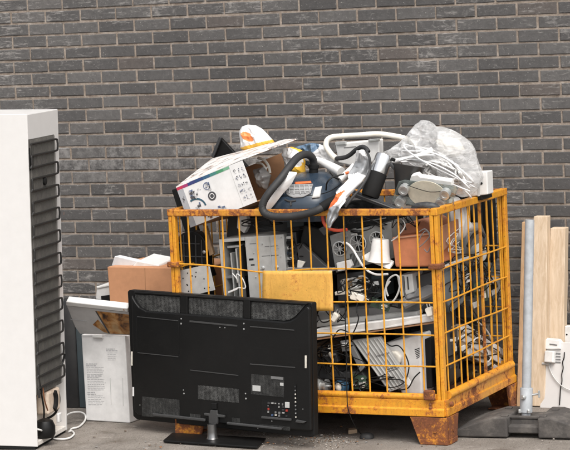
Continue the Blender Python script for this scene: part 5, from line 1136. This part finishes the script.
# ------------------------------------------------------------------ scrap behind the side wire
def XS(poly, x, t): return MB().prism([X(u, v, x) for u, v in poly], (-t, 0, 0))
jg = thing('white_jug', 'white plastic jug with a rounded spout behind the side wire of the cage', 'jug', X(458, 240, -.05).to_tuple())
mb = MB().puff([X(u, v, -.075) for u, v in ((449, 199), (455, 196), (460, 202), (463.5, 211), (466, 222), (465.5, 234), (462, 239.5), (456.5, 241.5), (453, 238), (452, 226), (450, 212))], (1, -.35, .2), .05, rings=12, amp=.002, fsc=10, sharp=.5, seed=12)
mb.build('jug_body', WPLAS, jg)
mb = MB().puff([X(u, v, -.07) for u, v in ((464, 219), (469, 223), (473.5, 227.5), (472.5, 231.5), (468, 232.5), (464, 231))], (1, -.35, .2), .028, rings=8, per=40, amp=.001, seed=13); mb.build('spout', WPLAS, jg)
o = XS([(470, 232), (482, 222), (489, 240), (482, 262), (472, 268), (462, 262)], -.12, .16).build('grey_moulding', MGREY, None, bevel=.012, seg=3); tag(o, 'rounded grey moulding behind the side wire, right of the white jug', 'moulding')
o = MB().lathe(X(481, 252, -.06), (1, -.3, .2), [(.035, -.03), (.04, 0), (.03, .006), (.012, .008)], 24).build('clear_dial', LGREY, None); tag(o, 'pale round dial behind the middle of the side wire', 'dial')
o = MB().tube([X(468, 246, -.05), X(473, 236, -.06), X(479, 232, -.07), X(485, 238, -.06), X(483, 248, -.05)], .008, 8, 5).build('dark_hose', RUBBER, None); tag(o, 'dark hose looped behind the side wire above the pale dial', 'hose')
gb = thing('grey_blue_housing', 'grey blue plastic housing with a white socket plate behind the side wire', 'housing', X(458, 300, -.06).to_tuple())
XS([(444, 274), (456, 262), (468, 266), (470, 288), (463, 304), (452, 313), (446, 300)], -.06, .14).build('housing_body', mat('slate_blue_plastic', (.13, .16, .18), .4, dirt=.4), gb, bevel=.01, seg=3)
XS([(466.5, 274.5), (471.5, 272.6), (471.8, 281), (467, 283)], -.05, .008).build('socket_plate', WPLAS, gb, bevel=.002)
XS([(468.2, 276.8), (470, 276.2), (470, 279), (468.3, 279.6)], -.0495, .0006).build('socket_hole', MBLACK, gb)
o = XS([(441, 268), (452, 262.5), (470, 256), (470, 258), (452, 265), (441, 271)], -.04, .01).build('white_rod', LGREY, None); tag(o, 'pale flat rod crossing behind the side wire at mid height', 'rod')
o = XS([(473, 272), (492, 262), (499, 290), (495, 318), (476, 322)], -.13, .14).build('teal_case', TEAL, None, bevel=.008); tag(o, 'slate coloured case behind the far half of the side wire', 'case')
o = XS([(490, 200), (503, 193), (505, 250), (494, 262)], -.16, .08).build('black_screen', BLACK, None, bevel=.005); tag(o, 'black screen standing in the far top corner of the side wire', 'screen')
o = XS([(470, 210), (487, 200), (489, 236), (480, 240)], -.20, .1).build('black_cover', MBLACK, None, bevel=.006); tag(o, 'black cover in the upper middle of the side wire', 'cover')
o = XS([(441, 314), (456, 308), (458, 380), (445, 392)], -.10, .1).build('dark_side_case', DGREY, None, bevel=.006); tag(o, 'dark grey case standing by the front end of the side wire', 'case')
hr_ = thing('slatted_heater', 'tan heater with three white slats lying tilted behind the side wire', 'heater', X(480, 350, -.05).to_tuple())
XS([(460, 326.5), (466, 324), (507, 352), (506, 374), (461, 352)], -.06, .05).build('heater_body', mat('tan_metal', (.33, .25, .17), .6, dirt=.4), hr_, bevel=.004)
for k, (a, b, c) in enumerate(((325, 352.5, 4.8), (335.5, 363, 4.4), (346, 373, 4.2))):
    u0 = 460.5-k*.6; XS([(u0+1, a+1.2), (u0+6, a-1.4), (507, b-1), (506.4, b+c), (u0+4, a+c+1.6), (u0, a+c)], -.055, .012).build('white_slat', WPLAS, hr_, bevel=.003)
MB().tube([X(u, v, -.04) for u, v in ((478, 322), (484, 327), (490, 336), (492.5, 348), (491, 358), (487, 362), (484.5, 356), (486, 345), (480, 338), (474, 340), (472, 349), (478, 352), (489, 346))], .0034, 6, 5).build('heater_flex', WPLAS, hr_)
o = MB().tube([X(u, v, -.05) for u, v in ((464, 360), (474, 357), (486, 358), (494, 362), (487, 368), (476, 372))], .005, 7, 5).build('black_flex', BLACK, None); tag(o, 'black flex lying below the slatted heater', 'cable')
o = MB().lathe(X(476, 374, -.07), (1, -.4, .2), [(.02, -.03), (.02, 0), (.013, .004), (.013, .01)], 16).build('brass_cap', mat('dull_brass', (.4, .3, .14), .4, .7, dirt=.4), None); tag(o, 'small dull brass cap on the cage floor under the slatted heater', 'cap')

# ------------------------------------------------------------------ loose tangles and small scrap
def tangle(poly, ya, yb, n, r, m, lab, seed, side=False):
    rnd = random.Random(seed); us = [p[0] for p in poly]; vs_ = [p[1] for p in poly]; pts = []
    a = rnd.random()*6; cu, cv = sum(us)/len(us), sum(vs_)/len(vs_); ru, rv = (max(us)-min(us))/2, (max(vs_)-min(vs_))/2
    for k in range(n):
        a += rnd.uniform(.5, 1.5)*rnd.choice((1, 1, 1, -1)); q = rnd.uniform(.25, 1)
        u, v = cu+ru*q*math.cos(a), cv+rv*q*math.sin(a)+rv*.2*math.sin(k*.4); d = rnd.uniform(ya, yb)
        pts.append(X(u, v, d) if side else Y(u, v, d))
    o = MB().tube(pts, r, 6, 6).build('wire_tangle', m, None); return tag(o, lab, 'cable')
tangle([(340, 277), (385, 300)], .03, .09, 22, .0024, BLACK, 'tangle of thin black wire above the white battens', 1)
tangle([(336, 275), (372, 292)], .03, .08, 16, .0026, LGREY, 'tangle of pale wire behind the pale wooden strip', 2)
tangle([(314, 342), (350, 372)], .03, .10, 26, .0026, BLACK, 'tangle of thin black wire under the left end of the white batten', 3)
tangle([(396, 205), (430, 228)], .05, .12, 14, .0022, BLACK, 'tangle of thin black wire above the terracotta case and below the rail', 4)
tangle([(318, 300), (350, 326)], .03, .07, 14, .0022, BLACK, 'tangle of thin black wire at the lower corner of the yellow plate', 5)
tangle([(352, 372), (412, 393)], .02, .05, 18, .0024, BLACK, 'tangle of thin black wire along the bottom of the ribbed grey cover', 6)
tangle([(446, 240), (500, 300)], -.035, -.06, 24, .0026, BLACK, 'tangle of black wire hanging in the upper half of the side wire', 7, True)
tangle([(446, 318), (500, 384)], -.03, -.06, 26, .0028, BLACK, 'tangle of black wire around the slatted heater', 8, True)
tangle([(446, 228), (486, 262)], -.03, -.05, 12, .002, LGREY, 'tangle of thin pale wire beside the white jug', 9, True)
tangle([(222, 262), (246, 298)], .07, .095, 10, .0028, WPLAS, 'white wires bundled in the open bays of the steel chassis', 10)
tangle([(286, 236), (304, 268)], .06, .12, 14, .0022, BLACK, 'tangle of black wire in front of the dark socket board', 11)
def board(poly, y, m, lab, seed, side=False, n=9):
    f = (lambda u, v, d: X(u, v, -d)) if side else (lambda u, v, d: Y(u, v, d)); rnd = random.Random(seed)
    P = [f(u, v, y) for u, v in poly]; ex = (-1, 0, 0) if side else (0, 1, 0); t = thing('circuit_board', lab, 'circuit board', P[0])
    MB().prism(P, V(ex)*.003).build('board', m, t)
    for k in range(n):
        a, b = rnd.uniform(.08, .8), rnd.uniform(.08, .8); w, h = rnd.uniform(.06, .2), rnd.uniform(.06, .2)
        g = lambda a, b: P[0].lerp(P[1], a).lerp(P[3].lerp(P[2], a), b)-V(ex)*.0004
        MB().prism([g(a, b), g(a+w, b), g(a+w, b+h), g(a, b+h)], V(ex)*-rnd.uniform(.003, .014)).build('component', rnd.choice((MBLACK, DGREY, STEEL, LGREY, CREAM)), t)
GRB = mat('green_board', (.035, .07, .045), .5, dirt=.4); BRB = mat('brown_board', (.20, .13, .07), .6, dirt=.4)
board([(345, 279), (362, 276.5), (364, 288), (347, 290.5)], .075, BRB, 'small brown circuit board above the pale wooden strip', 1)
board([(372, 297), (392, 303), (388, 312), (370, 306)], .055, GRB, 'small green circuit board below the coiled grey cable', 2)
board([(352, 374), (366, 376), (370, 389), (352, 389)], .06, GRB, 'small green circuit board on the cage floor left of the ribbed grey cover', 3)
board([(317, 346), (328, 345), (329, 360), (318, 361)], .10, BRB, 'small brown circuit board under the left end of the white batten', 4)
board([(474, 284), (486, 279), (488, 300), (475, 305)], .055, GRB, 'small green circuit board behind the middle of the side wire', 5, True)
board([(447, 330), (457, 326), (458, 352), (447, 357)], .05, DGREY, 'dark circuit board at the front end of the side wire', 6, True)
o = MB().prism(rp([(419, 340), (431, 338), (432, 388), (424, 389)], .18), (0, .1, 0)).build('black_block', MBLACK, None, bevel=.005); tag(o, 'black block right of the white appliance in the bottom corner', 'block')
o = MB().prism(rp([(238, 213), (246, 213), (248, 226), (244, 233), (237, 228)], .22), (0, .03, 0)).build('white_flap', WCARD, None); tag(o, 'small white card flap under the product carton', 'card')

def brick_(poly, y, t, m, name, lab, cat, bev=.004, side=False, extra=None):
    r = thing(name, lab, cat, (X(*poly[0], y) if side else Y(*poly[0], y)))
    (XS_(poly, y, t) if side else MB().prism(rp(poly, y), (0, t, 0))).build('casing', m, r, bevel=bev)
    for q, em, nm, d in (extra or []):
        (MB().prism([X(u, v, y+d) for u, v in q], (-.004, 0, 0)) if side else MB().prism(rp(q, y-d), (0, .004, 0))).build(nm, em, r, bevel=.001)
    return r
def XS_(poly, x, t): return MB().prism([X(u, v, x) for u, v in poly], (-t, 0, 0))
brick_([(369, 281), (384, 278), (386, 287), (371, 290)], .06, .03, BLACK, 'power_brick', 'black power brick left of the coiled grey cable', 'power brick', .003, False, [([(372, 282), (378, 281), (379, 285), (373, 286)], LGREY, 'label', .003)])
brick_([(322, 353), (336, 351), (338, 362), (324, 364)], .075, .03, DGREY, 'optical_drive', 'dark optical drive tilted in front of the dark brown box', 'drive', .002, False, [([(323.5, 355), (335.5, 353.3), (335.8, 355.3), (323.8, 357)], MGREY, 'drive_tray', .003)])
brick_([(352, 281), (361, 279.5), (361.5, 285), (352.5, 286.5)], .055, .02, STEEL, 'metal_tin', 'small shiny metal tin above the pale wooden strip', 'tin', .002)
brick_([(390, 300), (401, 303), (400, 309), (389, 306.5)], .045, .03, MBLACK, 'black_speaker', 'small black speaker just above the right half of the white batten', 'speaker', .003, False, [([(392, 302), (398, 303.6), (397.5, 307), (391.5, 305.5)], VENT2, 'speaker_grille', .003)])
brick_([(340, 341), (348, 340), (350, 351), (342, 352)], .055, .03, MGREY, 'grey_adapter', 'mid grey adapter hanging below the left end of the white batten', 'adapter', .003, False, [([(342, 343), (346.5, 342.5), (347, 346), (342.5, 346.5)], WPLAS, 'label', .003)])
brick_([(316, 331), (327, 329), (329, 338), (318, 340)], .12, .05, STEEL, 'metal_bracket', 'steel bracket end behind the left part of the white batten', 'bracket', .002)
brick_([(318, 229), (326, 225), (331, 231), (324, 236)], .09, .03, DGREY, 'black_plug_block', 'dark plug block below the red cable', 'plug block', .003)
brick_([(354, 217), (388, 214), (390, 221), (356, 229)], .22, .08, BLACK, 'black_tuner', 'flat black tuner lying on top of the grey computer tower', 'tuner', .003, False, [([(358, 222), (386, 217.5), (386, 218.6), (358, 223.1)], MGREY, 'trim_line', .003)])
brick_([(470, 300), (480, 296), (484, 312), (473, 318)], -.05, .06, DGREY, 'dark_adapter', 'dark adapter hanging above the slatted heater', 'adapter', .004, True, [([(472.5, 303), (478, 301), (479.5, 306), (474, 308.5)], LGREY, 'label', .003)])
brick_([(447, 358), (459, 354), (462, 376), (450, 384)], -.045, .06, BLACK, 'black_radio', 'black radio standing on the cage floor behind the front end of the side wire', 'radio', .004, True, [([(449, 361), (457, 358.4), (458, 366), (450, 369)], VENT2, 'speaker_grille', .003)])
brick_([(484, 366), (503, 356), (503.5, 362), (486, 373)], -.06, .08, MGREY, 'grey_rack_end', 'grey metal strip on the cage floor at the far end of the side wire', 'strip', .002, True)
brick_([(487, 284), (499, 277), (501, 291), (489, 298)], -.06, .05, LGREY, 'grey_meter', 'pale grey meter with a black window behind the far side wire', 'meter', .003, True, [([(489.5, 285.5), (497, 281.5), (498, 287), (490.5, 291)], MBLACK, 'window', .003)])
tangle([(330, 273), (392, 302)], .02, .06, 26, .0022, BLACK, 'loose black wire running through the gap above both battens', 21)
tangle([(314, 338), (368, 388)], .02, .06, 30, .0022, BLACK, 'loose black wire spread over the lower left of the front wire mesh', 22)
tangle([(340, 216), (392, 236)], .06, .14, 20, .0024, BLACK, 'loose black wire piled on the grey computer tower', 23)
tangle([(444, 250), (506, 330)], -.03, -.07, 30, .0024, BLACK, 'loose black wire strung across the middle of the side wire', 24, True)
tangle([(236, 214), (330, 232)], .10, .20, 22, .0026, BLACK, 'loose black wire under the vacuum cleaner and above the steel chassis', 25)

# ------------------------------------------------------------------ on the ground in front
ms = thing('computer_mouse', 'small black computer mouse lying on the ground under the cage front', 'mouse', Z(367, 437, 0).to_tuple())
mc = Z(367, 438, .0)
def msf(a, b):
    th = 2*PI*a; r = math.cos(b*PI/2); return mc+V((.031*math.copysign(abs(math.cos(th))**.8, math.cos(th))*r**.6, -.0+.026*math.sin(th)*r**.6, .001+.022*math.sin(b*PI/2)))
MB().grid(msf, 32, 10).build('mouse_shell', RUBBER, ms, weld=True)
MB().tube([mc+V((-.015, -.014, .016)), mc+V((-.015, 0, .021)), mc+V((-.015, .014, .016))], .0015, 5, 3).build('button_gap', DGREY, ms)
o = MB().prism([Z(348.5, 434, .001), Z(357, 433, .001), Z(357.5, 431, .001), Z(349, 431.8, .001)], (0, 0, .016)).build('card_scrap', mat('tan_scrap', (.50, .36, .24), .9, dirt=.5), None); tag(o, 'small tan scrap of card on the ground beside the computer mouse', 'scrap')
rnd = random.Random(9); lit = MB()
def crumb(p, r, m):
    n = rnd.choice((4, 5, 6)); poly = []; 
    for k in range(n): t = 2*PI*k/n+rnd.uniform(-.3, .3); poly.append(p+V((math.cos(t)*r*rnd.uniform(.5, 1.3), math.sin(t)*r*rnd.uniform(.5, 1.3), rnd.uniform(0, .002))))
    lit.prism(poly, (rnd.uniform(-.002, .002), rnd.uniform(-.002, .002), r*rnd.uniform(.2, .7)), m)
for k in range(520):
    z = rnd.random()
    if z < .6: u, v = rnd.gauss(322, 20), rnd.gauss(439, 4)
    elif z < .75: u, v = rnd.gauss(250, 70), rnd.gauss(444, 4)
    else: u, v = rnd.uniform(80, 575), rnd.gauss(441, 7)
    if v < 426 or v > 452: continue
    crumb(Z(u, v, .001), abs(rnd.gauss(.0014, .0018))+.001, rnd.choices((0, 1, 2, 3), (3, 4, 2, 1))[0])
o = lit.build('litter_crumbs', [mat('pale_crumb', (.40, .36, .32), .9), mat('brown_crumb', (.14, .10, .07), .9), mat('grey_crumb', (.22, .21, .2), .9), mat('rust_crumb', (.26, .12, .05), .9)], None); kind(o, 'stuff'); o['label'] = 'pale crumbs, grit and broken bits scattered on the asphalt'

# ------------------------------------------------------------------ light
w = bpy.data.worlds.new('World'); SC.world = w; w.use_nodes = True; N = w.node_tree.nodes; L = w.node_tree.links; bg = N['Background']
sk = N.new('ShaderNodeTexSky'); sk.sky_type = 'NISHITA'; sk.sun_disc = False
EL, AZ = math.radians(55), math.radians(140)   # azimuth measured from +Y towards +X: the sun stands behind the camera
sk.sun_elevation = EL; sk.sun_rotation = AZ; sk.dust_density = 4; sk.air_density = 1; sk.ozone_density = 1
hs_ = N.new('ShaderNodeHueSaturation'); hs_.inputs['Saturation'].default_value = .22; L.new(sk.outputs[0], hs_.inputs['Color']); L.new(hs_.outputs[0], bg.inputs['Color']); bg.inputs['Strength'].default_value = .13
sd = bpy.data.lights.new('sun', 'SUN'); sd.energy = 1.3; sd.angle = math.radians(45); sd.color = (1, .95, .88)
so_ = bpy.data.objects.new('sun', sd); COL.objects.link(so_)
dv = V((math.sin(AZ)*math.cos(EL), math.cos(AZ)*math.cos(EL), math.sin(EL)))
so_.rotation_euler = (-dv).to_track_quat('-Z', 'Y').to_euler()
SC.view_settings.view_transform = 'Standard'; SC.view_settings.look = 'None'; SC.view_settings.exposure = .9; SC.view_settings.gamma = 1; SC.view_settings.use_curve_mapping = False
